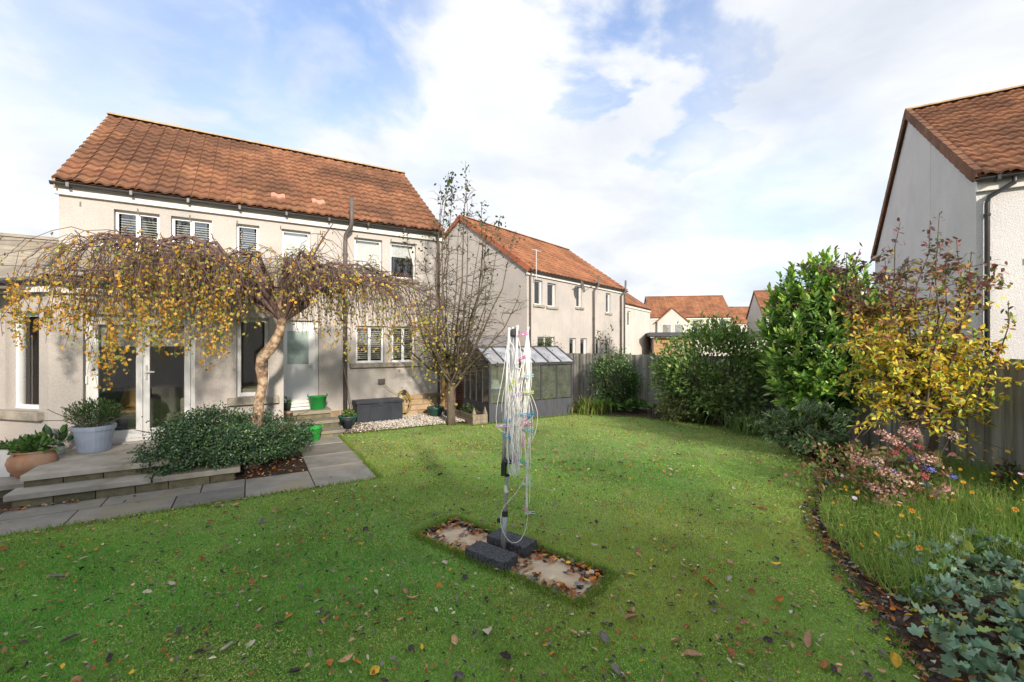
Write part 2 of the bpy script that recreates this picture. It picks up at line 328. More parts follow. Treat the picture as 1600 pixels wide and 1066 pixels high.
# ------------------------------------------------------------------ ground
HO, HA = Vector((-8.617, 8.399)), .537               # the near house: left corner of its facade and its angle
HD = Vector((math.cos(HA), math.sin(HA))); HN = Vector((-math.sin(HA), math.cos(HA)))
def HL(x, y, z=0.0): p = HO + HD * x + HN * y; return Vector((p.x, p.y, z))
def sheet(name, poly, z, m, kind='structure'):
    o = MB().add([(p[0], p[1], z) for p in poly], [tuple(range(len(poly)))]).build(name, m)
    return tag(o, kind=kind)
sheet('ground', [(-900,-600),(900,-600),(900,1500),(-900,1500)], -.03, M['ground'])
KF = Vector((6.4, 11.4)); BD = Vector((-.783, .622)); FE = KF + BD * 7.4       # fence corner, back run, its far end
sheet('flower_bed_soil', [(-14,-3),(7.3,-3),(6.5,11.4),(FE.x, FE.y),(-14,18)], -.012, M['soil'])
edge = [(935,650),(1000,653),(1060,660),(1130,668),(1200,682),(1240,702),(1268,724),(1288,748),(1275,775),(1262,802),(1272,835),(1300,872),(1340,932),(1400,1004),(1445,1066)]
LAWN = [HL(-4,-5.05), HL(4.77,-5.05), HL(4.76,-1.55), HL(6.2,-1.62), HL(7.3,-1.45), G(738,666), G(763,663), G(897,648)] + [G(*e) for e in edge] + [Vector((2.2,1.2,0)), Vector((1.9,-2,0)), Vector((-9,-2,0))]
# stone flags sunk into the turf under the airer
FA = Vector((.78,-.625)).normalized(); FB = Vector((.625,.78)).normalized(); FC = Vector((-.07, 4.17))
def FL(a, b, z=0.0): p = FC + FA * a + FB * b; return Vector((p.x, p.y, z))
HOLE = [FL(-.98,-.29), FL(.98,-.29), FL(.98,.29), FL(-.98,.29)]
import bmesh
def lawn():
    bm = bmesh.new(); o = [bm.verts.new((p.x, p.y, 0)) for p in LAWN]; h = [bm.verts.new((p.x, p.y, 0)) for p in HOLE]
    es = [bm.edges.new((a[i], a[(i+1) % len(a)])) for a in (o, h) for i in range(len(a))]
    bmesh.ops.triangle_fill(bm, edges=es, use_beauty=True, normal=(0,0,1))
    low = [bm.verts.new((p.x, p.y, -.011)) for p in HOLE]
    for i in range(4): bm.faces.new((h[i], h[(i+1) % 4], low[(i+1) % 4], low[i]))
    me = bpy.data.meshes.new('lawn'); bm.to_mesh(me); bm.free(); tag(link('lawn', me, M['lawn']), kind='structure')
lawn()
lx = np.array([p.x for p in LAWN]); ly = np.array([p.y for p in LAWN]); LP = list(zip(lx, ly)); HP = [(p.x, p.y) for p in HOLE]
def onlawn(x, y, pad=True): return inpoly(x, y, LP) & ~inpoly(x, y, HP)
def lawn_pts(n, ymin, ymax):
    y = rng.uniform(ymin, ymax, n); x = rng.uniform(-1.22, 1.05, n) * y; k = onlawn(x, y); return x[k], y[k]
def fbm(x, y, s, seed=0):
    r = np.random.default_rng(100 + seed); v = np.zeros_like(x); a = 1; f = s
    for i in range(4):
        th = r.uniform(0, 6.28, 5); ph = r.uniform(0, 6.28, 5)
        for t_, p_ in zip(th, ph): v += a * np.sin((x * np.cos(t_) + y * np.sin(t_)) * f * r.uniform(.7, 1.3) + p_) / 5
        a *= .6; f *= 2.1
    return v
def grass():
    parts = []
    for n, y0, y1, wd, hs in ((250000, 2.35, 4.6, .0042, 1.0), (170000, 4.6, 7.5, .0062, 1.0), (100000, 7.5, 13.2, .0105, .95)):
        x, y = lawn_pts(n, y0, y1); n = len(x)
        pt = fbm(x, y, 2.2); pt2 = fbm(x, y, .9, 3)
        h = (rng.uniform(.014, .042, n) * (1 + .28 * pt) + .03 * (rng.random(n) < .03)) * hs
        c = np.array([.245, .430, .092]) * (1 + rng.normal(0, .25, (n, 1)) + .16 * fbm(x, y, 7.0, 11)[:, None]) + np.clip(pt2, -.6, .9)[:, None] * np.array([.160, .075, .025]) + np.clip(pt, -.5, .8)[:, None] * np.array([.05, -.02, .01])
        dry = rng.random(n) < .05 + .06 * np.clip(pt2, 0, 1); c[dry] = np.array([.36, .33, .14]) * rng.uniform(.6, 1.1, (dry.sum(), 1))
        Y = np.stack([rng.normal(0, .8, n), rng.normal(0, .8, n), np.ones(n)], 1); Z = unit(n); Z[:, 2] *= .2
        parts.append(scatter(*BLADE, np.stack([x, y, np.full(n, -.002)], 1), Y, Z, h, wd * rng.uniform(.7, 1.4, n), np.clip(c, .01, .6)))
    # moss and clover lying flat between the blades
    for n, y0, y1, s_ in ((150000, 2.35, 5.0, .011), (90000, 5.0, 8.5, .017), (50000, 8.5, 13.2, .028)):
        x, y = lawn_pts(n, y0, y1); m_ = fbm(x, y, 3.3, 21) + .55 * fbm(x, y, 9.0, 22); k = rng.random(len(x)) < np.clip(.34 + .50 * m_, .05, 1); x, y, m_ = x[k], y[k], m_[k]; n = len(x)
        Z = np.array([0, 0, 1.]) + rng.normal(0, .38, (n, 3)); c = np.array([.34, .48, .12]) * (1 + rng.normal(0, .22, (n, 1))) + np.clip(m_, -.3, .9)[:, None] * np.array([.13, .05, .05])
        parts.append(scatter(KITE[0][:4], [(0, 3, 1), (1, 3, 2)], np.stack([x, y, rng.uniform(.012, .027, n)], 1), np.stack([rng.normal(0, 1, n), rng.normal(0, 1, n), rng.normal(0, .25, n)], 1), Z, s_ * rng.uniform(.6, 1.4, n), s_ * .7, np.clip(c, .02, .7)))
    # longer fringe along the edges of the turf
    P = []
    rim = LAWN[:-3]
    for i in range(len(rim) - 1):
        a, b = rim[i], rim[i + 1]; L = (b - a).length; k = int(L * 420)
        t_ = rng.random(k)[:, None]; q = np.array(a)[None] * (1 - t_) + np.array(b)[None] * t_; q[:, :2] += rng.normal(0, .022, (k, 2)); P.append(q)
    for i in range(4):
        a, b = HOLE[i], HOLE[(i + 1) % 4]; k = int((b - a).length * 1500); t_ = rng.random(k)[:, None]; q = np.array(a)[None] * (1 - t_) + np.array(b)[None] * t_; q[:, :2] += rng.normal(0, .022, (k, 2)); P.append(q)
    P = np.concatenate(P); P[:, 2] = -.002; P = P[P[:, 1] > 1.5]; n = len(P)
    Y = np.stack([rng.normal(0, .6, n), rng.normal(0, .6, n), np.ones(n)], 1)
    parts.append(scatter(*BLADE, P, Y, unit(n), rng.uniform(.025, .085, n), .006, pick([(.13,.26,.045),(.18,.30,.05),(.25,.29,.08)], n)))
    V, F, C = merge(parts); o = link('lawn_grass', npmesh('lawn_grass', V, F, C), M['grass'])
    tag(o, 'short green mown grass covering the lawn', 'grass', kind='stuff')
grass()

# ------------------------------------------------------------------ houses
def frame(p, a, b):                                   # local frame: x along a, y along b, z up (all in the house's own space)
    return Matrix(((a[0], b[0], 0, p[0]), (a[1], b[1], 0, p[1]), (0, 0, 1, p[2] if len(p) > 2 else 0), (0, 0, 0, 1)))
ID = frame((0, 0), (1, 0), (0, 1))
def wall_holes(mb, Fm, L, z0, z1, holes, th=.28, back=True):
    xs = sorted({0, L, *[h[0] for h in holes], *[h[1] for h in holes]}); zs = sorted({z0, z1, *[h[2] for h in holes], *[h[3] for h in holes]})
    for i in range(len(xs) - 1):
        for j in range(len(zs) - 1):
            a, b, c, d = xs[i], xs[i+1], zs[j], zs[j+1]
            if any(h[0] <= a and b <= h[1] and h[2] <= c and d <= h[3] for h in holes): continue
            mb.add([(a,0,c),(b,0,c),(b,0,d),(a,0,d)], [(0,1,2,3)], Fm)
            if back: mb.add([(a,th,c),(b,th,c),(b,th,d),(a,th,d)], [(3,2,1,0)], Fm)
    for a, b, c, d in holes:
        mb.add([(a,0,c),(b,0,c),(b,0,d),(a,0,d),(a,th,c),(b,th,c),(b,th,d),(a,th,d)], [(0,4,5,1),(1,5,6,2),(2,6,7,3),(3,7,4,0)], Fm)
def window(root, Fm, a, b, c, d, lights=1, blind=None, rec=.10, fw=.055, sill=None, name='window', gl='glass', transom=None, blind_drop=1.0):
    mb = MB(); y0, y1 = rec, rec + .06; g = .002
    mb.box(a+g, b-g, y0, y1, c+g, c+fw, Fm).box(a+g, b-g, y0, y1, d-fw, d-g, Fm).box(a+g, a+fw, y0+.001, y1, c+fw, d-fw, Fm).box(b-fw, b-g, y0+.001, y1, c+fw, d-fw, Fm)
    n = lights; wl = (b - a - 2 * fw) / n
    for i in range(1, n): mb.box(a+fw+wl*i-.035, a+fw+wl*i+.035, y0+.002, y1, c+fw, d-fw, Fm)
    if transom: mb.box(a+fw, b-fw, y0+.003, y1, transom-.03, transom+.03, Fm)
    wd = mb.build(name, M['white'], root)
    for i in range(n):
        x0 = a + fw + wl * i; x1 = x0 + wl
        MB().box(x0+.036, x1-.036, y0+.028, y0+.036, c+fw, d-fw, Fm).build('pane', M[gl], wd)
    if blind == 'venetian':
        s = MB(); k = int((d - c - 2*fw) / .05)
        for i in range(k):
            z = d - fw - .03 - i * .05; s.add([(a+fw, y1+.05, z-.012), (b-fw, y1+.05, z-.012), (b-fw, y1+.085, z+.012), (a+fw, y1+.085, z+.012)], [(0,1,2,3)], Fm)
        s.build('venetian_blind', M['slat'], wd)
    elif blind == 'roller':
        z = d - (d - c) * blind_drop; MB().box(a+fw*.5, b-fw*.5, y1+.04, y1+.046, z, d-.01, Fm).build('roller_blind', M['blind'], wd)
    if sill: MB().box(a-.10, b+.10 if sill is True else sill, -.07, rec, c-.11, c-.001, Fm).build('sill', M['sill'], wd, bevel=.008)
    return wd
def tile_mesh(w, ln, amp=.042, th=.03, nx=10):
    vs, fs = [], []
    for i in range(nx + 1):
        t_ = i / nx; x = w * t_ * 1.02; z = amp * (math.sin(t_ * 2 * math.pi * 1.5 - .6) * .5 + .5)
        vs += [(x, 0, z), (x, ln, z * .8 - .012), (x, 0, z - th - .008)]
    for i in range(nx):
        a = i * 3; b = a + 3; fs += [(a, b, b+1, a+1), (a+2, b+2, b, a)]
    me = bpy.data.meshes.new('tile'); me.from_pydata(vs, [], fs); me.update(); me.polygons.foreach_set('use_smooth', [i % 2 == 0 for i in range(len(fs))]); return me
def flat_tile(w, ln):
    mb = MB().box(.006, w - .006, 0, ln, 0, .034); me = bpy.data.meshes.new('tile'); me.from_pydata(mb.v, [], mb.f); me.update(); return me
def roof_slope(roof, x0, cols, rows, e, r, tw, mt, nind, order=None, mesh=None, pinks=(), zoff=.02, flat=False, skip=None):
    (ye, ze), (yr, zr) = e, r; pit = math.atan2(zr - ze, abs(yr - ye)); sl_ = math.hypot(zr - ze, yr - ye); g = sl_ / rows; sgn = 1 if yr > ye else -1
    me = flat_tile(tw, g * 1.12) if flat else tile_mesh(tw, g * 1.12); me.materials.append(mt)
    cells = [(i, j) for j in range(rows) for i in range(cols)]
    if order: cells.sort(key=order)
    rest_V, rest_F, b = [], [], 0
    tv = np.array([v.co[:] for v in me.vertices]); tf = np.array([p.vertices[:] for p in me.polygons])
    for k, (i, j) in enumerate(cells):
        y = ye + (yr - ye) * j / rows; z = ze + (zr - ze) * j / rows
        rx = pit - .075 + random.gauss(0, .006); rz = (0 if sgn > 0 else math.pi) + random.gauss(0, .006)
        loc = Vector((x0 + i * tw + (0 if sgn > 0 else tw), y, z + zoff + .024 + random.uniform(0, .004)))
        if k < nind:
            m2 = me
            if (i, j) in pinks: m2 = me.copy(); m2.materials.clear(); m2.materials.append(M['tile_pink'])
            o = link('tile', m2, None, roof); o.location = loc; o.rotation_euler = (rx, 0, rz)
        else:
            Mx = np.array((Matrix.Translation(loc) @ Matrix.Rotation(rz, 4, 'Z') @ Matrix.Rotation(rx, 4, 'X')))
            rest_V.append(tv @ Mx[:3, :3].T + Mx[:3, 3]); rest_F.append(tf + b); b += len(tv)
    if rest_V: tag(link('tiles', npmesh('tiles', np.concatenate(rest_V), np.concatenate(rest_F)), mt, roof), kind='stuff')
def gutter(root, x0, x1, y, z, brackets=True, r=.06):
    mb = MB(); prof = [(math.cos(a) * r, math.sin(a) * r) for a in np.linspace(math.pi, 2 * math.pi, 9)]
    vs = []; 
    for x in (x0, x1): vs += [(x, y + p[0], z + p[1]) for p in prof] + [(x, y + p[0] * .86, z + p[1] * .86) for p in prof[::-1]]
    n = 18; mb.add(vs, [(i, (i+1) % n, n + (i+1) % n, n + i) for i in range(n)] + [tuple(range(n-1,-1,-1)), tuple(range(n, 2*n))])
    g_ = mb.build('gutter', M['black'], root)
    if brackets:
        x = x0 + .25
        while x < x1:
            MB().box(x-.022, x+.022, y-r-.012, y+r+.008, z-r-.014, z+.006).build('bracket', M['black'], g_); x += .92
    return g_
def house(name, label, o, a, L, w_, ze, zr, holes, wm, tm, wth=.28, group=None, ov=.16):
    root = empty(name, (o[0], o[1], 0), a, label, 'house', group)
    mb = MB(); wall_holes(mb, ID, L, -.05, ze - .05, holes, wth)
    d = 2 * w_; rise = (zr - ze) / (w_ + ov)
    def gab(x): return [(x, 0, -.05), (x, d, -.05), (x, d, ze - .05), (x, w_, zr - .07), (x, 0, ze - .05)]
    mb.add(gab(0), [(4,3,2,1,0)]); mb.add(gab(L), [(0,1,2,3,4)]); mb.add([(0,d,-.05),(L,d,-.05),(L,d,ze-.05),(0,d,ze-.05)], [(3,2,1,0)])
    mb.add([(0,.3,2.55),(L,.3,2.55),(L,d,2.55),(0,d,2.55)], [(0,1,2,3)]); mb.add([(0,.3,.25),(L,.3,.25),(L,d,.25),(0,d,.25)], [(0,1,2,3)])
    mb.build('wall', wm, root)
    rf = MB().add([(-.06,-ov,ze-.01),(L+.06,-ov,ze-.01),(L+.06,w_,zr-.01),(-.06,w_,zr-.01),(L+.06,d+ov,ze-.01),(-.06,d+ov,ze-.01)], [(0,1,2,3),(3,2,4,5)])
    rf.add([(-.06,-ov,ze-.06),(L+.06,-ov,ze-.06),(L+.06,w_,zr-.06),(-.06,w_,zr-.06),(L+.06,d+ov,ze-.06),(-.06,d+ov,ze-.06)], [(3,2,1,0),(5,4,2,3)])
    roof = rf.build('roof', tm, root)
    return root, roof
def ridge_tiles(roof, x0, x1, y, z, step=.45, m='ridge', r=.11):
    n = max(1, int((x1 - x0) / step)); s = (x1 - x0) / n; me = None
    for i in range(n):
        mb = MB(); vs = []
        for x in (0, s * 1.02):
            vs += [(x, math.cos(t_) * r * 1.15, math.sin(t_) * r * .75 - .02) for t_ in np.linspace(.1, math.pi - .1, 8)]
        mb.add(vs, [(k, k+1, 9+k, 8+k) for k in range(7)] + [(7,6,5,4,3,2,1,0), (8,9,10,11,12,13,14,15)])
        if me is None:
            o = mb.build('ridge_tile', M[m], roof, smooth=False); me = o.data
        else: o = link('ridge_tile', me, None, roof)
        o.location = (x0 + i * s, y, z + random.uniform(0, .006))
def verge(roof, x, e, r, rows, m='tile_verge', wd=.10, fl=1):
    (ye, ze), (yr, zr) = e, r; pit = math.atan2(zr - ze, abs(yr - ye)); sgn = 1 if yr > ye else -1; g = math.hypot(zr - ze, yr - ye) / rows; me = None
    for j in range(rows):
        if me is None:
            mb = MB().box(-.02, wd, 0, g * 1.08, .0, .062).box(-.045, -.02, 0, g * 1.08, -.15, .062); o = mb.build('verge_tile', M[m], roof); me = o.data
        else: o = link('verge_tile', me, None, roof)
        o.location = (x + (0 if fl > 0 else 0), ye + (yr - ye) * j / rows, ze + (zr - ze) * j / rows + .045); o.rotation_euler = (pit - .05, 0, 0)
        if sgn < 0: o.rotation_euler = (-(pit - .05), 0, 0); o.location = (x, ye + (yr - ye) * (j + 1) / rows, ze + (zr - ze) * (j + 1) / rows + .045)
def pipe(root, pts, r=.034, m='black', clips=(), name='downpipe'):
    p_ = MB().tube(pts, r, 10).build(name, M[m], root, smooth=True)
    for z in clips:
        x, y = pts[-1][0], pts[-1][1]; MB().lathe([(r*1.35, z-.02), (r*1.35, z+.02)], 10, Matrix.Translation((x, y, 0))).build('clip', M[m], p_)
    return p_

# --- the near house on the left
ZT, ZB = 4.66, 3.70
up = [(.79,1.51), (1.70,2.41), (2.86,3.31), (3.76,4.38), (5.39,6.09), (6.30,6.99)]
kit = [(5.43,6.14), (6.35,6.98)]
holes = [(a, b, ZB, ZT) for a, b in up] + [(a, b, 1.47, 2.42) for a, b in kit] + [(3.74, 4.56, .48, 2.52)]
L1, w1, ze1, zr1 = 7.72, 3.67, 5.05, 7.90
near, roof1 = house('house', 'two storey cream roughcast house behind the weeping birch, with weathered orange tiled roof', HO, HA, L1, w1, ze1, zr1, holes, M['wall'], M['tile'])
bl = ['venetian', 'venetian', 'venetian', 'roller', 'roller', 'roller']; dr = [1, 1, 1, 1, .78, .38]
for i, (a, b) in enumerate(up): window(near, ID, a, b, ZB, ZT, 2 if i < 2 else 1, bl[i], blind_drop=dr[i], sill=True)
for i, (a, b) in enumerate(kit): window(near, ID, a, b, 1.47, 2.42, 2, 'venetian')
MB().box(5.28, 7.17, -.09, .10, 1.355, 1.469).build('sill', M['sill'], near, bevel=.01)
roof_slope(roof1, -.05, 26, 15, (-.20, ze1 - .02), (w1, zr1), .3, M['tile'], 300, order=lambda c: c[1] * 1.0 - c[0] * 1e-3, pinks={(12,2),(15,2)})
ridge_tiles(roof1, -.06, L1 + .08, w1, zr1 + .035)
MB().box(-.05, L1 + .05, -.075, -.001, ze1 - .24, ze1 - .06).build('fascia', M['fascia'], near)
gutter(near, -.08, L1 + .10, -.155, ze1 - .045)
# gable verge boards
for x in (-.03, L1 + .005): MB().add([(x,-.18,ze1-.15),(x+.025,-.18,ze1-.15),(x+.025,w1,zr1-.12),(x,w1,zr1-.12),(x,-.18,ze1+.03),(x+.025,-.18,ze1+.03),(x+.025,w1,zr1+.05),(x,w1,zr1+.05)], [(0,3,2,1),(4,5,6,7),(0,1,5,4),(1,2,6,5),(2,3,7,6),(3,0,4,7)]).build('verge_board', M['ridge'], near)
for i in range(9): MB().box(.30 + i * .86 - .012, .30 + i * .86 + .012, -.006, -.001, ze1 - .42, ze1 - .33).build('wall_vent', M['grey_pipe'], near)
pipe(near, [(5.27,-.30,5.55),(5.27,-.30,4.95),(5.26,-.26,4.85),(5.17,-.10,4.66),(5.16,-.09,4.5),(5.16,-.09,.1)], .05, 'grey_pipe', (4.2, 2.9, 1.6), 'soil_pipe')
pipe(near, [(7.55,-.155,5.0),(7.56,-.15,4.86),(7.62,-.07,4.72),(7.63,-.065,4.6),(7.63,-.065,.06)], .034, 'grey_pipe', (4.3, 3.0, 1.7, .5))
# back door
dr_ = MB().box(3.742,3.80,.09,.16,.48,2.518).box(4.50,4.558,.09,.16,.48,2.518).box(3.80,4.50,.091,.16,2.44,2.518).box(3.80,3.885,.10,.15,.50,2.44).box(4.345,4.50,.10,.15,.50,2.44).box(3.885,4.345,.102,.149,.50,1.47).box(3.885,4.345,.102,.149,2.26,2.44).build('back_door', M['white'], near, bevel=.004)
MB().box(3.885,4.345,.115,.13,1.47,2.26).build('pane', M['frost'], dr_); MB().box(4.40,4.45,.06,.10,1.38,1.50).box(4.33,4.45,.045,.065,1.43,1.455).build('handle', M['alu'], dr_)
MB().box(5.98,6.16,-.03,-.001,.90,1.05).box(6.0,6.14,-.05,-.03,.92,1.03).build('wall_outlet', M['grey_pipe'], near)
# stone base course by the corner
bcz = .02
for j in range(4):
    x = 6.66 - (.22 if j % 2 else 0); z = bcz + j * .145
    while x < L1:
        x1 = min(x + random.choice((.38,.45,.52)), L1 + .004)
        if x1 > 6.66: MB().box(max(x, 6.66) + .006, x1 - .006, -.028 - random.uniform(0,.008), -.001, z + .006, z + .139).build('stone_block', M['stone'], near, bevel=.006)
        x = x1
for x0, x1 in ((4.70,5.05),(5.06,5.5),(5.51,5.95),(5.96,6.3),(6.31,6.65)): MB().box(x0 + .005, x1 - .005, -.026, -.001, .02, .31).build('stone_block', M['stone'], near, bevel=.006)

# --- the sun room built on to it (same house)
SY, FZ = -2.2, .34
fr_f = frame((.47, SY), (1, 0), (0, 1)); q = .70711; fr_c = frame((.47, SY), (-q, q), (q, q))
srw = MB(); DH = (.39, 1.83, FZ + .02, 2.45); WH = (2.44, 2.96, 1.0, 2.45)
wall_holes(srw, fr_f, 3.2, -.05, 2.80, [DH, WH], .25)
srw.build('sun_room_wall', M['wall'], near)
sr2 = MB(); CW = (-.95, -.2, .94, 2.48)
fr_c2 = frame((.47, SY), (q, -q), (q, q)); wall_holes(sr2, frame((.47 - 2.2*q, SY + 2.2*q), (q, -q), (q, q)), 2.2, -.05, 2.80, [(2.2-.95, 2.2-.2, .94, 2.48)], .25); sr2.build('bay_wall', M['wall'], near)
MB().box(3.42, 3.668, SY + .251, -.001, -.05, 2.80).build('return_wall', M['wall'], near)
x9, y9 = .47 - 2.2*q, SY + 2.2*q
ww = MB(); fww = frame((-4.2, y9), (1, 0), (0, 1)); wall_holes(ww, fww, x9 - .001 + 4.2, -.05, 2.80, [(.5, 2.7, .5, 2.45)], .25); ww.build('wing_wall', M['wall'], near); window(near, fww, .5, 2.7, .5, 2.45, 3, None, rec=.12, fw=.07)  # unseen wing window, added to let more daylight into the room
fw2 = frame((.47 - 2.2*q, SY + 2.2*q), (q, -q), (q, q))
window(near, fw2, 1.25, 2.0, .94, 2.48, 1, None, sill=None, rec=.12, fw=.07)
MB().box(1.02, 2.12, -.10, .12, .80, .938, fw2).build('sill', M['sill'], near, bevel=.012)
window(near, fr_f, *WH, 1, None, rec=.12, fw=.07); MB().box(2.30, 3.12, -.09, .12, .86, .998, fr_f).build('sill', M['sill'], near, bevel=.012)
# french doors
a, b, c, d = DH; mb = MB()
mb.box(a+.002,a+.07,.10,.17,c,d-.002,fr_f).box(b-.07,b-.002,.10,.17,c,d-.002,fr_f).box(a+.07,b-.07,.101,.17,d-.07,d-.002,fr_f).box(a+.07,b-.07,.101,.18,c,c+.05,fr_f)
fd = mb.build('french_door', M['white'], near); mid = (a + b) / 2
for x0, x1 in ((a+.075, mid-.004), (mid+.004, b-.075)):
    s_ = .085; lf = MB().box(x0,x0+s_,.085,.15,c+.052,d-.075,fr_f).box(x1-s_,x1,.085,.15,c+.052,d-.075,fr_f).box(x0+s_,x1-s_,.086,.15,c+.052,c+.19,fr_f).box(x0+s_,x1-s_,.086,.15,d-.16,d-.075,fr_f).build('door_leaf', M['white'], fd)
    MB().box(x0+s_,x1-s_,.115,.125,c+.19,d-.16,fr_f).build('pane', M['glass'], fd)
    MB().box(x0+s_-.01,x1-s_+.01,.20,.206,d-.52,d-.08,fr_f).build('roller_blind', M['blind'], fd)
MB().box(mid+.03,mid+.055,.05,.085,1.38,1.62,fr_f).box(mid+.03,mid+.16,.035,.05,1.49,1.515,fr_f).build('handle', M['alu'], fd)
for z in (.75,1.4,2.1): MB().box(a+.01,a+.035,.07,.10,z-.06,z+.06,fr_f).build('hinge', M['white'], fd)
# its floor, back wall and ceiling
MB().box(-4.2, 3.42, SY + .26, 3.2, .25, FZ + .01).build('sun_room_floor', M['wood'], near)
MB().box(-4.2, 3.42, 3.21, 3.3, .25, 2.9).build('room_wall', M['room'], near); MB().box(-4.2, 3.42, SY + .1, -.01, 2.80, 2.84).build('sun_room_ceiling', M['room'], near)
# its roof
srf = MB(); P = [(3.80,-2.38,2.98),(.40,-2.38,2.98),(-1.25,-.73,2.98),(-.25,0.02,3.70),(3.80,0.02,3.80),(.05,.02,3.80)]
srf.add(P, [(0,4,5,1),(1,5,2)]); sroof = srf.build('sun_room_roof', M['tile_grey'], near)
roof_slope(sroof, .42, 11, 9, (-2.40, 2.98), (0, 3.80), .307, M['tile_grey'], 99, flat=True)
MB().tube([(.40,-2.38,3.03),(.22,-1.2,3.42),(.04,.0,3.84)], .07, 8).build('hip_tile', M['tile_grey'], sroof)
wrf = MB().add([(-4.4,-.95,2.98),(.0,-.95,2.98),(.0,.75,4.02),(-4.4,.75,4.02),(-4.4,2.4,3.0),(0,2.4,3.0)], [(0,1,2,3),(3,2,5,4)]).build('wing_roof', M['tile_grey'], near)
roof_slope(wrf, -4.3, 14, 8, (-.97, 2.98), (.75, 4.02), .305, M['tile_grey'], 112, flat=True)
ridge_tiles(wrf, -4.4, -.01, .75, 4.05, m='tile_grey')
for i, (p0, p1) in enumerate((((3.80,-2.28),(.38,-2.28)), ((.38,-2.28),(-1.15,-.75)))):
    dv = Vector((p1[0]-p0[0], p1[1]-p0[1])); ln = dv.length; dv /= ln; nv = Vector((dv.y, -dv.x))
    nv = nv if i == 0 and nv.y < 0 or (i and nv.x < 0) else -nv
    Fm = frame(p0, dv, (-nv.x, -nv.y))
    MB().box(.002, ln - .002, .0, .06, 2.76, 2.93, Fm).build('fascia', M['fascia'], near)
    MB().tube([Fm @ Vector((-.03, -.06, 2.93)), Fm @ Vector((ln + .03, -.06, 2.93))], .055, 10).build('gutter', M['black'], near)
# --- things inside the sun room
def T(x, y, z=0): return HL(x, y, z)
PL = {}
M['fab'] = mat('dark_grey_fabric', (.12,.115,.115), (.09,.088,.09), 20, .95); M['fab2'] = mat('pale_cream_fabric', (.50,.46,.34), (.44,.40,.30), 15, .95); M['cush'] = mat('mustard_cushion', (.36,.22,.09), (.30,.18,.07), 15, .95)
sofa = empty('sofa', T(.95, -.9, FZ + .01), HA, 'dark grey sofa with a tan seat, inside the left french door', 'sofa')
MB().box(-.9,.5,-.35,.45,.08,.36).build('seat', M['fab'], sofa, bevel=.04); MB().box(-.9,.5,.30,.5,.34,.78).build('backrest', M['fab'], sofa, bevel=.05); MB().box(-1.05,-.88,-.35,.5,.06,.58).build('arm', M['fab'], sofa, bevel=.04); MB().box(.48,.64,-.35,.5,.06,.58).build('arm', M['fab'], sofa, bevel=.04)
MB().box(.05,.47,-.33,.28,.362,.42).build('seat_cushion', M['cush'], sofa, bevel=.025)
cu = MB().box(-.2,.2,-.06,.06,-.2,.2).build('cushion', M['cush'], None, bevel=.05); cu.location = T(1.25,-.72,.95); cu.rotation_euler = (-.35, .2, HA); tag(cu, 'mustard cushion leaning on the dark sofa behind the left french door', 'cushion')
ch = empty('chair', T(2.42, -.30, FZ + .01), HA - .6, 'white moulded shell chair behind the right french door', 'chair')
sh_ = MB(); vs = []; fs = []
for i in range(7):
    for j in range(7):
        s_ = (j / 6 - .5) * 2; t_ = i / 6
        if t_ < .5: y = -.22 + t_ * .8; z = .44 + .10 * s_ * s_
        else: y = .18 + (t_ - .5) * .20 - .08 * s_ * s_; z = .46 + (t_ - .5) * .76
        vs.append((s_ * .23 * (1 - .25 * max(0, t_ - .7)), y, z))
for i in range(6):
    for j in range(6): fs.append((i*7+j, i*7+j+1, i*7+j+8, i*7+j+7))
so_ = MB().add(vs, fs).build('shell', M['blind'], ch, smooth=True); sm = so_.modifiers.new('thick', 'SOLIDIFY'); sm.thickness = .012
for sx_ in (-1, 1):
    for sy_ in (-1, 1): MB().tube([(sx_*.10, sy_*.10, .44), (sx_*.22, sy_*.20, 0)], .012, 6).build('leg', M['alu'], ch)
ac = empty('armchair', T(2.20, -1.35, FZ + .01), HA + .5, 'pale cream fabric armchair behind the right french door', 'armchair')
MB().box(-.33,.33,-.3,.3,.06,.34).build('seat', M['fab2'], ac, bevel=.05); MB().box(-.35,.35,-.42,-.28,.06,.66).build('backrest', M['fab2'], ac, bevel=.05)
tb = empty('dining_table', T(2.5, .35, FZ + .01), HA, 'dark wooden table behind the white shell chair', 'table')
MB().box(-.1,1.0,-.4,.4,.70,.735).build('tabletop', M['wood'], tb, bevel=.006)
for x in (-.05,.95):
    for y in (-.35,.35): MB().box(x-.03,x+.03,y-.03,y+.03,0,.70).build('leg', M['wood'], tb)
la = empty('floor_lamp', T(.0, -1.15, FZ + .01), HA, 'slim black lamp stand inside the bay window', 'lamp')
MB().lathe([(.13,0),(.13,.02),(.015,.03),(.012,1.5)], 12).build('stand', M['black'], la); MB().lathe([(.10,1.42),(.07,1.66)], 14, cap=False).build('shade', M['black'], la)
so2 = MB().box(2.78, 3.4, -1.85, -1.35, FZ + .012, 1.12); 
wb = so2.build('sideboard', M['fab2'], None, bevel=.02); wb.location = (HO.x, HO.y, 0); wb.rotation_euler = (0, 0, HA); tag(wb, 'pale low sideboard inside the small sun room window right of the french doors', 'sideboard')

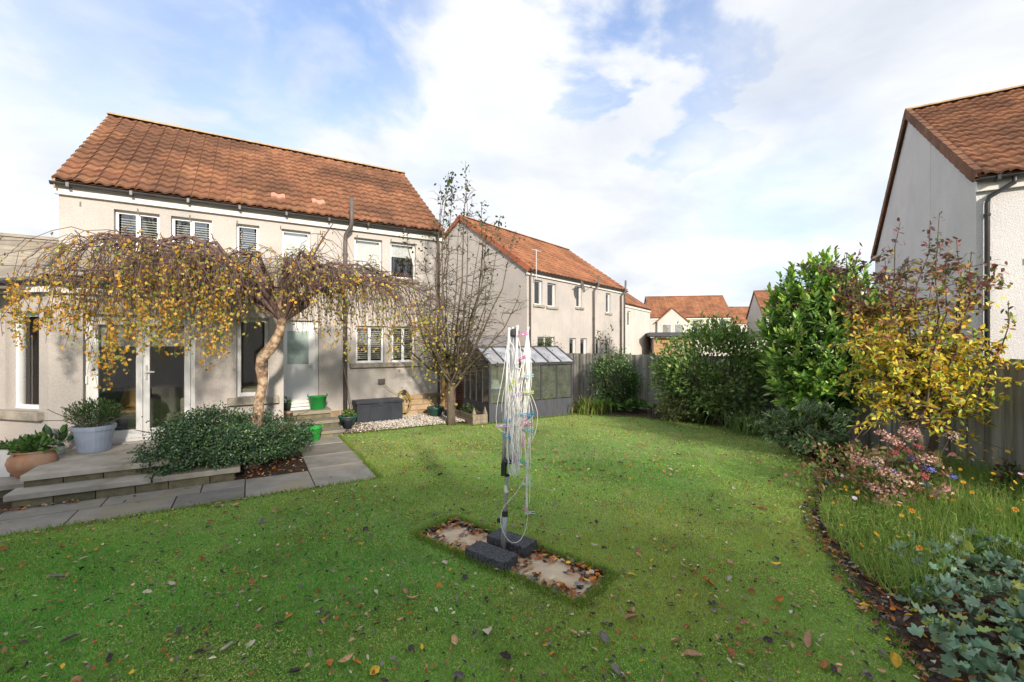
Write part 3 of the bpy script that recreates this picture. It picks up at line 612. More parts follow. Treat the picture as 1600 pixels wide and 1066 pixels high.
# --- steps and terrace in front of the french doors
ter = empty('terrace_steps', T(0, 0, 0), HA, 'two wide stone steps and terrace slabs below the french doors', 'steps')
XL = .62
for x0, x1, y0, y1 in ((.66,1.92,-3.80,-3.02),(1.935,2.95,-3.80,-3.02),(.66,1.62,-3.005,SY-.003),(1.635,2.95,-3.005,SY-.003)):
    MB().box(x0+.004,x1-.004,y0+.004,y1-.004,.265,FZ).build('slab', M['slab_pale'], ter, bevel=.008)
for x0, x1 in ((.60,1.98),(1.99,3.0)): MB().box(x0+.004,x1-.004,-4.06,-3.70,.105,.18).build('tread_slab', M['slab_pale'], ter, bevel=.008)
x = .68
while x < 2.95:
    x1 = min(x + random.uniform(.32,.5), 2.95)
    MB().box(x+.004,x1-.004,-3.755,-3.66,.178,.262).build('riser_stone', M['riser'], ter, bevel=.006); MB().box(x-.02+.004,x1-.02-.004,-4.02,-3.9,-.03,.102).build('riser_stone', M['riser'], ter, bevel=.006); x = x1
MB().box(.70, 2.94, -3.65, SY-.004, -.05, .262).build('core', M['mortar'], ter)
lt = empty('landing', T(0, 0, 0), HA, 'low paved landing with pots on it, left of the terrace steps', 'landing')
for x0, x1, y0, y1 in ((-.55,.585,-3.40,-2.65),(-1.9,-.56,-3.40,-2.65),(-1.9,-.56,-2.64,-1.9),(-.55,.60,-2.64,-2.24),(-.55,.14,-2.23,-1.9)): MB().box(x0+.004,x1-.004,y0+.004,y1-.004,.09,.16).build('slab', M['slab_pale'], lt, bevel=.006)
MB().box(-1.88,.56,-3.37,-2.28,-.05,.088).build('core', M['riser'], lt)
# --- flagstone path
pth = empty('flagstone_path', T(0,0,0), HA, None, None); tag(pth, kind='structure')
def flags(xs, y0, y1, z=.0):
    for x0, x1 in zip(xs[:-1], xs[1:]): MB().box(x0+.007,x1-.007,y0+.007,y1-.007,-.05,z+random.uniform(0,.008)).build('flagstone', M['slab'], pth, bevel=.006)
flags([-2.4,-1.3,-.35,.62,1.55,2.55], -4.44, -4.07); flags([-2.6,-1.45,-.5,.42,1.36,2.30,3.06], -5.05, -4.45)
flags([2.55,3.06], -4.44, -4.07); flags([3.06,3.9], -5.05, -4.10); flags([3.9,4.75], -5.05, -4.05); flags([3.9,4.75], -4.04, -3.25, .01); flags([3.9,4.74], -3.24, -2.4, .02); flags([3.9,4.72], -2.39, -1.75, .03)
MB().box(-2.6,4.72,-5.03,-4.09,-.06,-.035).box(3.92,4.7,-4.2,-1.8,-.06,-.036).build('joint_bed', M['soil'], pth)
# --- steps at the back door
bs = empty('doorstep', T(0,0,0), HA, 'two stone steps up to the white back door', 'steps')
MB().box(3.70,4.72,-.95,-.002,.40,.475).build('landing_slab', M['slab'], bs, bevel=.01); MB().box(3.72,4.70,-.90,-.004,-.02,.398).build('riser_stone', M['riser'], bs); MB().box(3.70,4.82,-1.33,-.91,.235,.305).build('tread_slab', M['slab'], bs, bevel=.01); MB().box(3.72,4.79,-1.29,-.91,-.02,.233).build('riser_stone', M['riser'], bs); MB().box(3.70,4.86,-1.70,-1.30,.075,.14).build('tread_slab', M['slab'], bs, bevel=.01); MB().box(3.73,4.83,-1.66,-1.30,-.03,.073).build('riser_stone', M['riser'], bs)

# --- the house behind the garden (middle distance)
BO, BA = (.616, 18.158), .899; L2, w2, ze2, zr2 = 9.48, 3.81, 4.98, 7.82
bw = [(.52,1.14,3.60,4.65), (1.50,2.20,3.58,4.62), (3.98,4.55,3.70,4.72), (7.10,7.70,3.60,4.66), (.75,2.1,1.3,2.24), (3.35,3.98,.3,2.2), (4.38,5.05,.3,2.2), (5.95,6.55,1.2,2.2), (7.05,7.65,1.2,2.2)]
bh, roof2 = house('house', 'cream house behind the greenhouse, with orange roof and satellite dish', BO, BA, L2, w2, ze2, zr2, bw, M['wall'], M['tile_red'])
for i, h in enumerate(bw): window(bh, ID, *h, 1 if i != 4 else 2, 'roller' if i in (1, 6) else None, blind_drop=.9, sill=(True if i < 4 else None))
roof_slope(roof2, -.02, 32, 15, (-.20, ze2-.02), (w2, zr2), .298, M['tile_red'], 0)
verge(roof2, -.05, (-.2, ze2), (w2, zr2), 15); verge(roof2, -.05, (2*w2+.2, ze2), (w2, zr2), 15)
ridge_tiles(roof2, -.06, L2 + .06, w2, zr2 + .03, m='tile_red')
MB().box(-.05,L2+.05,-.075,-.001,ze2-.2,ze2-.055).build('fascia', M['fascia'], bh); gutter(bh, -.06, L2+.08, -.155, ze2-.03, False)
for x, y, z1 in ((.14,-.07,ze2-.1), (5.62,-.08,5.3), (8.85,-.08,5.4), (9.35,-.07,ze2-.1)): pipe(bh, [(x+.12,-.3,z1+.1),(x+.12,-.28,4.9),(x,y,4.6),(x,y,0)] if z1 > 5 else [(x,-.15,z1),(x,y,4.7),(x,y,0)], .055 if z1 > 5 else .036, 'grey_pipe', (3.2,1.9))
dish = empty('satellite_dish', (0,0,0), 0, 'grey satellite dish on the wall of the house behind the greenhouse', 'dish'); dish.location = Matrix.Translation((BO[0],BO[1],0)) @ Matrix.Rotation(BA,4,'Z') @ Vector((3.72,-.45,4.62)); dish.rotation_euler = (0,0,BA+.25)
dm = Matrix.Rotation(R(78),4,'X'); MB().lathe([(.30,.06),(.24,.03),(.15,.01),(.02,0),(.02,-.012),(.15,-.002),(.24,.018),(.30,.05)], 20, dm, cap=False).build('reflector', M['grey_pipe'], dish, smooth=True); MB().tube([(0,0,0),(0,.25,-.05),(0,.5,-.1)], .02, 6).build('bracket', M['grey_pipe'], dish); MB().tube([(0,-.02,-.28),(0,-.42,-.05)], .012, 6).box(-.03,.03,-.48,-.40,-.07,-.01).build('feed_arm', M['grey_pipe'], dish)
an = empty('aerial', (0,0,0), BA, 'thin television aerial pole on the eaves of the house behind the greenhouse', 'aerial'); an.location = Matrix.Translation((BO[0],BO[1],0)) @ Matrix.Rotation(BA,4,'Z') @ Vector((.35,-.22,4.6))
MB().tube([(0,0,0),(0,0,1.25)], .018, 6).build('mast', M['alu'], an); MB().box(-.3,.3,-.01,.01,1.2,1.22).box(-.2,-.19,-.12,.12,1.2,1.21).box(.0,.01,-.12,.12,1.2,1.21).box(.2,.21,-.12,.12,1.2,1.21).build('antenna', M['alu'], an)

# --- the house beyond the fence on the right
RO, RA = (8.127, 7.735), -.527; L3, w3, ze3, zr3 = 8.4, 4.247, 4.86, 7.95
rw = [(.75,1.5,3.45,4.45), (2.6,3.4,3.45,4.45)]
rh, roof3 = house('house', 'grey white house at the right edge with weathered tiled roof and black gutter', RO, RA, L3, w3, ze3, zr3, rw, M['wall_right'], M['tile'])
for h in rw: window(rh, ID, *h, 1, None, sill=True)
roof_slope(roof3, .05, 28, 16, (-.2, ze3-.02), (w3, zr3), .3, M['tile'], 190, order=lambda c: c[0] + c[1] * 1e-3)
verge(roof3, -.04, (-.2, ze3), (w3, zr3), 16, 'tile', .05); verge(roof3, -.04, (2*w3+.2, ze3), (w3, zr3), 16, 'tile', .05)
ridge_tiles(roof3, -.08, L3, w3, zr3 + .035)
MB().box(-.01,L3,-.075,-.001,ze3-.24,ze3-.055).build('fascia', M['fascia'], rh); gutter(rh, -.03, L3, -.155, ze3-.04)
pipe(rh, [(.42,-.155,4.80),(.42,-.15,4.68),(.14,-.07,4.50),(.12,-.065,4.4),(.12,-.065,0)], .036, 'black', (4.2, 2.6))
MB().box(-.006,-.001,2.52,2.545,0,6.55).build('render_joint', M['fascia'], rh)

# --- far houses
def far_house(label, p, a, L, w_, ze, zr, wins, tm='tile_red', gable=None, tw=.6, rows=9):
    h, rf = house('house', label, p, a, L, w_, ze, zr, wins, M['wall_far'], M[tm], group='far houses beyond the fence')
    for wn in wins: window(h, ID, *wn, 2 if wn[1]-wn[0] > 1.2 else 1, None, fw=.09)
    roof_slope(rf, 0, int(L / tw), rows * 2, (-.2, ze-.02), (w_, zr), L / int(L / tw), M[tm], 0)
    verge(rf, -.06, (-.2, ze), (w_, zr), 10, tm, .15); verge(rf, -.06, (2*w_+.2, ze), (w_, zr), 10, tm, .15); ridge_tiles(rf, 0, L, w_, zr+.03, .9, tm)
    MB().box(0,L,-.08,-.002,ze-.25,ze-.06).build('fascia', M['fascia'], h); return h, rf
pA = AT(1016, 535, 54); hA, rA = far_house('far white house with a small front gable, above the timber clad annexe', (pA.x, pA.y), -.16, 9.4, 3.7, 5.0, 7.9, [(4.85,5.6,3.4,4.7),(7.9,8.7,3.3,4.7)], tw=.5)
gx = 2.55; ga = MB(); ga.add([(gx-1.75,-.35,0),(gx+1.75,-.35,0),(gx+1.75,-.35,4.6),(gx,-.35,6.15),(gx-1.75,-.35,4.6),(gx-1.75,-.0,0),(gx+1.75,0,0),(gx+1.75,0,4.6),(gx,2.2,6.15),(gx-1.75,0,4.6)], [(0,1,2,3,4),(5,0,4,9),(1,6,7,2)]); ga.build('gable', M['wall_far'], hA)
g2 = MB().add([(gx-2.0,-.5,4.45),(gx,-.5,6.22),(gx,2.4,6.22),(gx-2.0,.2,4.45),(gx+2.0,-.5,4.45),(gx+2.0,.2,4.45)], [(0,1,2,3),(1,4,5,2)]).build('gable_roof', M['tile_red'], hA); sm = g2.modifiers.new('t', 'SOLIDIFY'); sm.thickness = .12
fg = frame((0,-.35), (1,0), (0,1))
for x0 in (gx-1.25, gx+.15): window(hA, frame((0,-.47),(1,0),(0,1)), x0, x0+1.1, 2.9, 4.2, 1, 'roller', rec=.08)
pB = AT(1193, 535, 49); far_house('far white house with its gable showing, right of the small front gable house', (pB.x, pB.y), -.28, 9, 3.9, 5.0, 8.1, [(2,3,3.3,4.5)])
pC = AT(1125, 535, 82); far_house('farthest brown roof between the two far white houses', (pC.x, pC.y), -.1, 8, 3.7, 5.4, 8.8, [(2,3,3.3,4.5)])
pD = AT(980, 535, 66); far_house('small far house with orange roof, just right of the house behind the greenhouse', (pD.x, pD.y), 1.15, 6, 2.6, 4.2, 6.0, [(1,2,2.6,3.6)])
pE = AT(992, 535, 78); far_house('small far house with dark roof, left of the small front gable house', (pE.x, pE.y), .2, 6.5, 3, 4.0, 6.6, [(.8,1.5,2.6,3.6),(2,2.7,2.6,3.6)], 'tile')
pF = AT(974, 535, 34); far_house('narrow strip of a pale house at the end of the house behind the greenhouse', (pF.x, pF.y), 1.02, 8, 3.2, 5.0, 7.4, [(1,2,3.3,4.5)])
# flat roofed timber annexe
px = AT(1022, 535, 37); ax = empty('annexe', (px.x, px.y, 0), -.2, 'flat roofed annexe with timber cladding and dark fascia beyond the shrubs', 'building')
MB().box(.05,14,.05,5,0,2.42).build('wall', M['wall_far'], ax); MB().box(-.4,14.4,-.6,5.3,2.5,2.82).build('roof', M['slate'], ax)
for k in range(14): MB().box(0,2.9,.012-.0,.048,.2+k*.16,.2+k*.16+.148).build('cladding_board', M['clad'], ax)
window(ax, frame((0,-.10),(1,0),(0,1)), 1.6, 3.0, .8, 1.9, 2, 'roller')
# unseen house added behind the camera to shade the near lawn
back, rb = house('house', 'plain unseen house added behind the camera for shade', (6.6, -6.4), math.pi, 9.8, 3.7, 5.0, 8.0, [], M['wall'], M['tile'])

# ------------------------------------------------------------------ fences and walls
def fence(label, p0, p1, h0, h1, side):
    dv = p1 - p0; L = dv.length; a = math.atan2(dv.y, dv.x); r = empty('fence', (p0.x, p0.y, 0), a, label, 'fence', 'garden fences')
    n = int(L / .118); me = None
    for i in range(n):
        s_ = (i + .5) * L / n; h = h0 + (h1 - h0) * s_ / L + random.uniform(-.012, .012)
        if me is None:
            mb = MB().add([(-.068,-.010,0),(.068,-.010,0),(.068,.010,0),(-.068,.010,0),(-.068,-.010,1),(.068,-.010,1),(.068,.010,1),(-.068,.010,1)], [(0,3,2,1),(4,5,6,7),(0,1,5,4),(1,2,6,5),(2,3,7,6),(3,0,4,7)])
            o = mb.build('board', M['fence'], r); me = o.data
        else: o = link('board', me, None, r)
        o.location = (s_, side * (.012 + (.024 if i % 2 else 0)), .02); o.scale = (random.uniform(.9, 1.02), 1, h); o.rotation_euler = (0, random.gauss(0, .004), 0)
    for z in (.35, 1.0, 1.45): MB().box(0, L, -side*.075 if side > 0 else .0 + .002, -.002 if side > 0 else .075, z, z + .08).build('rail', M['fence'], r)
    s_ = .05
    while s_ < L: MB().box(s_-.05, s_+.05, -.19 if side > 0 else .08, -.08 if side > 0 else .19, 0, max(h0, h1) - .06).build('post', M['fence'], r); s_ += 1.85
    return r
fence('weathered grey board fence at the back, running right from the greenhouse', KF, FE, 1.60, 1.62, 1)
fence('tall weathered board fence along the right side of the garden', KF, Vector((7.0, -1.4)), 1.72, 1.80, -1)
# brick garden wall and gate post between house and greenhouse
bwA = T(7.86, .35); bwv = Vector((.855, .52)); bk = empty('brick_wall', (bwA.x, bwA.y, 0), .54, 'brown brick garden wall behind the bare tree, beside the house corner', 'wall')
MB().box(0,1.3,.012,.20,0,1.62).build('core', M['mortar'], bk); me = None
for j in range(21):
    x = -.11 if j % 2 else 0
    while x < 1.3:
        x0, x1 = max(x, 0), min(x + .215, 1.3)
        if x1 - x0 > .04: MB().box(x0, x1, 0, .018, .02 + j*.076, .02 + j*.076 + .065).build('brick', M['brick'], bk)
        x += .225
MB().box(-.03,1.33,-.02,.23,1.621,1.68).build('coping', M['sill'], bk, bevel=.01)
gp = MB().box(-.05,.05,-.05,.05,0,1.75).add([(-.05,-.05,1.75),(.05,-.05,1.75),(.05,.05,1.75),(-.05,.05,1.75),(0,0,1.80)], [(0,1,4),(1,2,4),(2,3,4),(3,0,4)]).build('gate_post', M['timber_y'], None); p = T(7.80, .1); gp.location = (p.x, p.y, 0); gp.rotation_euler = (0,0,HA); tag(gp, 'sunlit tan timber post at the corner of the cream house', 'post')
# garden shed roof behind the greenhouse
p = AT(745, 535, 16.6); sh = empty('shed', (p.x, p.y, 0), .54, 'grey felt roofed shed just behind the greenhouse', 'shed')
MB().box(.1,1.9,.1,1.7,0,1.72).build('wall', M['timber'], sh); s3 = MB().add([(0,0,1.68),(2,0,1.68),(2,.9,2.28),(0,.9,2.28),(2,1.8,1.68),(0,1.8,1.68)], [(0,1,2,3),(3,2,4,5)]).build('roof', M['shed'], sh); m_ = s3.modifiers.new('t','SOLIDIFY'); m_.thickness = .04
MB().add([(.1,.1,1.7),(.1,.9,2.24),(.1,1.7,1.7)], [(0,1,2)]).build('gable', M['timber'], sh)

# ------------------------------------------------------------------ greenhouse
GHA = .545; ghp = Vector((-.565, 10.949)); gh = empty('greenhouse', (ghp.x, ghp.y, 0), GHA, 'small dark framed greenhouse with whitewashed roof panes and slate blue base', 'greenhouse')
GL, GW, GK, GE, GR = 2.64, 1.5, .463, 1.405, 1.86
MB().box(0,GL,0,.04,0,GK).build('base_panel', M['slate'], gh); MB().box(0,.04,.04,GW,0,GK).build('base_panel', M['slate'], gh); MB().box(GL-.04,GL,.04,GW,0,GK).build('base_panel', M['slate'], gh); MB().box(.04,GL-.04,GW-.04,GW,0,GK).build('base_panel', M['slate'], gh)
n = 5
for i in range(n + 1):
    x = .03 + (GL - .06) * i / n; MB().box(x-.024,x+.024,-.006,.045,GK+.002,GE).build('glazing_bar', M['bar'], gh); MB().box(x-.02,x+.02,GW-.045,GW,GK+.002,GE).build('glazing_bar', M['bar'], gh)
    if i < n: MB().box(x+.024,x+(GL-.06)/n-.024,.015,.021,GK+.02,GE-.02).build('pane', M['pane'], gh); MB().box(x+.02,x+(GL-.06)/n-.02,GW-.02,GW-.015,GK+.02,GE-.02).build('pane', M['pane'], gh)
for k in range(5):
    y = .03 + (GW - .06) * k / 4
    for xx in (0, GL): 
        s_ = -1 if xx == 0 else 1; MB().box(min(xx-s_*.045, xx+s_*.006), max(xx-s_*.045, xx+s_*.006), y-.022, y+.022, GK+.003, GE).build('glazing_bar', M['bar'], gh)
        if k < 4: MB().box(xx-s_*.02-.003, xx-s_*.02+.003, y+.022, y+(GW-.06)/4-.022, GK+.02, GE-.02).build('pane', M['pane'], gh)
MB().box(-.03,GL+.03,-.05,.05,GE,GE+.05).build('eave_rail', M['bar'], gh); MB().box(-.03,GL+.03,GW-.05,GW+.05,GE,GE+.05).build('eave_rail', M['bar'], gh)
for xx in (-.02, GL-.02): MB().add([(xx,-.02,GE+.002),(xx+.04,-.02,GE+.002),(xx+.04,GW+.02,GE+.002),(xx,GW+.02,GE+.002),(xx,GW/2,GR-.01),(xx+.04,GW/2,GR-.01)], [(0,1,5,4),(1,2,5),(2,3,4,5),(0,4,3),(0,3,2,1)]).build('gable_panel', M['bar'], gh)
n = 6; rz_ = GR - GE - .05; pitch = math.atan2(rz_, GW/2 + .05)
for sgn in (0, 1):
    for i in range(n + 1):
        x = (GL) * i / n
        def RP(x, t_, dz=0): y = -.06 + (GW/2 + .06) * t_; return (x, y if not sgn else GW - y, GE + .05 + rz_ * t_ + dz)
        b0, b1 = [RP(x-.022, t_, dz) for t_ in (0,1) for dz in (.0,.04)], [RP(x+.022, t_, dz) for t_ in (0,1) for dz in (.0,.04)]
        MB().add(b0 + b1, [(0,1,3,2),(4,6,7,5),(1,5,7,3),(0,2,6,4),(0,4,5,1),(2,3,7,6)]).build('roof_bar', M['bar'], gh)
        if i < n: MB().add([RP(x+.022,0,.018),RP(x+GL/n-.022,0,.018),RP(x+GL/n-.022,1,.018),RP(x+.022,1,.018)], [(0,1,2,3)]).build('roof_pane', M['roofpane'], gh)
MB().box(-.04,GL+.04,GW/2-.04,GW/2+.04,GR-.005,GR+.03).build('ridge_bar', M['bar'], gh)
def GHL(x, y, z=0): return Matrix.Translation((ghp.x, ghp.y, 0)) @ Matrix.Rotation(GHA, 4, 'Z') @ Vector((x, y, z))
M['blue'] = plain('blue_plastic', (.02,.12,.32), .4); M['pale'] = plain('pale_plastic', (.6,.66,.66), .4)
bt = empty('bucket', GHL(.32,.28,.72), 0, 'blue tub with a pale lid inside the greenhouse, behind its front left pane', 'tub')
MB().lathe([(.15,0),(.19,.09),(.20,.10)], 18).build('tub', M['blue'], bt); MB().lathe([(.19,.10),(.17,.16),(.13,.20),(.10,.21),(.10,.30),(.06,.32)], 18).build('lid', M['pale'], bt)
MB().box(.1,.56,.08,.5,.68,.718).box(.1,.14,.08,.5,0,.68).box(.52,.56,.08,.5,0,.68).build('shelf', M['timber'], gh)

# ------------------------------------------------------------------ plants
def leaves_obj(name, parts, parent, m='leaf', kind='stuff'):
    V, F, C = merge(parts); o = link(name, npmesh(name, V, F, C), M[m], parent)
    if kind: tag(o, kind=kind)
    return o
def branches_obj(name, groups, parent, m, n=4):
    parts = []
    for P, Rr in groups: V, F = tubes(P, Rr, n); parts.append((V, F, None))
    V, F, _ = merge(parts); o = link(name, npmesh(name, V, F, None, True), M[m], parent); return o if name == 'trunk' else tag(o, kind='stuff')
def curve(p0, p1, sag, k=6, wob=.02):
    t_ = np.linspace(0, 1, k)[:, None]; p0, p1 = np.array(p0, float), np.array(p1, float); q_ = p0 * (1 - t_) + p1 * t_ + np.array(sag)[None] * (4 * t_ * (1 - t_)) ; q_[1:-1] += rng.normal(0, wob, (k - 2, 3)); return q_
def shrub(name, label, cat, c, rad, n, ln, wd, cols, p=None, clumps=60, csig=.16, upb=.35, m='leaf', tmpl=OVAL, zmin=.03, stems=14, group=None, shell=.55, stem_m='twig2', var=.22, front=0):
    c = np.array(c, float); rad = np.array(rad, float); root = empty(name, (c[0], c[1], 0), 0, label, cat, group)
    cc_ = unit(clumps) * (rng.uniform(shell, 1, (clumps, 1)) ** .7); cc_[:, 2] = np.where(cc_[:, 2] < -.75, -cc_[:, 2], cc_[:, 2])
    ct = rng.normal(1, .16, clumps)
    i = rng.integers(0, clumps, n); loc = cc_[i] + rng.normal(0, csig, (n, 3)); nr = loc / (np.linalg.norm(loc, axis=1, keepdims=True) + 1e-6)
    P = loc * rad + np.array([0, 0, c[2]]); k = P[:, 2] > zmin; P, nr, i = P[k], nr[k], i[k]; n = len(P)
    Y = nr * .7 + unit(n) * .7 + np.array([0, 0, upb]); Z = nr * .5 + np.array([0, 0, .8]) + unit(n) * .5
    C = pick(cols, n, p, var) * ct[i][:, None]
    parts = [scatter(*tmpl, P, Y, Z, ln * rng.uniform(.65, 1.25, n), wd * rng.uniform(.7, 1.25, n), C)]
    if stems:
        g_ = []; Rr = []
        for s_ in range(stems):
            e_ = cc_[rng.integers(0, clumps)] * rad * .9 + np.array([0, 0, c[2]]); b_ = np.array([rng.normal(0, .08), rng.normal(0, .08), -.02]); g_.append(curve(b_, e_, (0, 0, .1), 6, .03)); Rr.append(np.linspace(.02, .005, 6) * min(1.4, rad[2] + .3))
        branches_obj('stems', [(np.stack(g_), np.stack(Rr))], root, stem_m, 5)
    leaves_obj('foliage', parts, root, m)
    return root, P

# --- weeping birch
BT = Vector((-4.16, 7.15, 0))
birch = empty('weeping_birch', BT, HA, 'low weeping birch with yellow leaves and purple twigs in front of the cream house', 'tree')
tp = [AT(u, v, d) for u, v, d in ((398,732,7.15),(401,690,7.15),(402,660,7.14),(405,625,7.14),(411,598,7.13),(409,575,7.12),(410,558,7.12),(424,543,7.12),(436,522,7.12),(441,500,7.12),(439,480,7.12),(440,455,7.12))]
inv = (Matrix.Translation(BT) @ Matrix.Rotation(HA, 4, 'Z')).inverted()
tl = [inv @ Vector(p) for p in tp]
mb = MB(); mb.tube(tl, [.11,.088,.08,.076,.074,.096,.094,.08,.072,.066,.056,.042], 12); mb.build('trunk', M['birch'], birch, smooth=True)
top = np.array(tl[-3]); k = 9
def dome(a, b):                                      # canopy surface: a along the house, b across
    ra = np.where(a < 0, 2.6, 3.05); r2 = np.clip((a / ra) ** 2 + (b / 1.55) ** 2, 0, 1.35); return 3.55 - .78 * r2 - .12 * np.clip(a, 0, 9) / 3
limbs, lr = [], []
for ang in np.concatenate([np.linspace(0, 2*np.pi, 15)[:-1] + rng.normal(0, .12, 14), rng.uniform(0, 6.28, 10)]):
    e = rng.uniform(.75, 1.05); a1, b1 = e * np.cos(ang) * (2.2 if np.cos(ang) < 0 else 3.05), e * np.sin(ang) * 1.5
    t_ = np.linspace(0, 1, k); a = top[0] * (1 - t_) + a1 * t_; b = top[1] * (1 - t_) + b1 * t_
    rise = rng.uniform(-.12, .30); z = top[2] * (1 - t_) ** 2.2 + (dome(a, b) + rise) * (1 - (1 - t_) ** 2.2)
    q_ = np.stack([a, b, z], 1); q_[1:] += rng.normal(0, .05, (k - 1, 3)); limbs.append(q_); lr.append(np.linspace(.05, .007, k) * rng.uniform(.7, 1.15))
for pts in ([(100,440),(118,398),(160,365),(200,372),(240,380),(290,368),(330,385),(380,430),(430,475)], [(520,350),(505,372),(490,398),(470,402),(450,408),(445,420),(440,435),(440,455),(440,470)], [(650,520),(625,470),(590,440),(560,425),(530,412),(500,415),(470,430),(450,450),(441,475)], [(330,365),(345,400),(320,420),(300,392),(330,392),(360,410),(390,430),(420,455),(438,475)]):
    ds = np.linspace(6.0, 7.1, 9) if pts[0][0] < 300 else np.linspace(7.6, 7.12, 9); q_ = np.array([inv @ AT(u, v, d) for (u, v), d in zip(pts, ds)])[::-1]; limbs.append(q_); lr.append(np.linspace(.045, .009, k))
limbs = np.stack(limbs); lr = np.stack(lr)
branches_obj('limbs', [(limbs, lr)], birch, 'twig', 6)
# secondary twigs and hanging strands
def strands(n, hang, start_r, yellow):
    i = rng.integers(0, len(limbs), n); f = rng.uniform(.30, 1.0, n) * (k - 1); j = np.minimum(f.astype(int), k - 2); fr = (f - j)[:, None]
    S = limbs[i, j] * (1 - fr) + limbs[i, j + 1] * fr; out_ = np.stack([S[:, 0] / 3.0, S[:, 1] / 1.5, np.zeros(n)], 1) + rng.normal(0, .55, (n, 3)) * np.array([1, 1, 0])
    h = hang * rng.uniform(.45, 1.3, n) * (1 + .25 * np.clip(np.abs(S[:, 0]) / 3, 0, 1)); sp = rng.uniform(.12, .65, n)
    av = S[:, 0] + out_[:, 0] * sp; bot = np.interp(av, [-3.2,-2.6,-2.1,-1.75,-1.3,-.6,-.1,.5,1.2,2.0,2.7,3.4], [2.1,1.95,1.75,1.35,1.75,1.62,2.05,2.12,2.0,1.75,1.7,1.8]) + rng.normal(.12, .22, n) + .12 * np.sin(av * 7) + .10 * np.sin(av * 15 + 1); h = np.minimum(h, np.maximum(S[:, 2] - bot, .12) * rng.uniform(.35, 1.0, n))
    t_ = np.linspace(0, 1, 7)[None, :, None]
    P = S[:, None] + out_[:, None] * (sp[:, None, None] * (1 - (1 - t_) ** 1.8)) + np.array([0, 0, 1.])[None, None] * ((.10 * rng.normal(.6, .6, (n, 1, 1)) * 4 * t_ * (1 - t_)) - h[:, None, None] * t_ ** 1.7)
    P += np.cumsum(rng.normal(0, .034, P.shape), axis=1); return P
S1 = strands(900, 1.0, 0, 0); S2 = strands(650, .60, 0, 0)
branches_obj('twigs', [(S1, np.broadcast_to(np.linspace(.0062, .0022, 7), (len(S1), 7)) * rng.uniform(.8, 1.3, (len(S1), 1))), (S2, np.broadcast_to(np.linspace(.0058, .0022, 7), (len(S2), 7)))], birch, 'twig', 3)
S3 = []
for u, ve in ((160,612),(175,600),(150,590),(215,560),(245,565),(262,580),(300,572),(318,585),(332,565),(90,530),(110,540),(30,545),(20,515),(65,525),(185,585),(275,560),(345,560),(500,552),(560,570),(612,578),(642,580),(590,560),(130,520),(232,545),(672,560),(530,545)):
    d = (5.75 if u < 400 else 7.5) + rng.normal(0, .2)
    for q_ in range(5): S3.append(curve(inv @ AT(u + rng.normal(0,10), 425 + rng.uniform(-15,50) + (40 if u > 600 else 0), d + .25), inv @ AT(u + rng.normal(0,9), ve - abs(rng.normal(0,32)), d), (rng.normal(0,.06), rng.normal(0,.05), 0), 7, .02))
S3 = np.stack(S3); branches_obj('hanging_twigs', [(S3, np.broadcast_to(np.linspace(.004,.0018,7), (len(S3),7)))], birch, 'twig', 3)
def birch_leaves():
    A = np.concatenate([S1, S2] + [S3] * 3); n = 28000; i = rng.integers(0, len(A), n); f = rng.uniform(.6, 6, n); j = np.minimum(f.astype(int), 5); fr = (f - j)[:, None]
    P = A[i, j] * (1 - fr) + A[i, j+1] * fr + rng.normal(0, .02, (n, 3))
    keep = rng.random(n) < np.clip(.60 - .06 * (P[:, 0] + .6) - .36 * (P[:, 2] - 2.35), .15, 1); P = P[keep]; n = len(P)
    yl = rng.random(n) < np.clip(.56 - .08 * P[:, 0], .3, .8)
    C = np.where(yl[:, None], pick([(.62,.36,.045),(.70,.44,.07),(.50,.24,.04),(.58,.42,.12)], n), pick([(.26,.30,.07),(.38,.38,.09),(.17,.24,.07),(.44,.40,.13)], n))
    Y = np.array([0, 0, -.8]) + unit(n) * .8; return [scatter(*KITE, P, Y, unit(n), rng.uniform(.034, .062, n), rng.uniform(.03, .048, n), C)]
leaves_obj('leaves', birch_leaves(), birch)

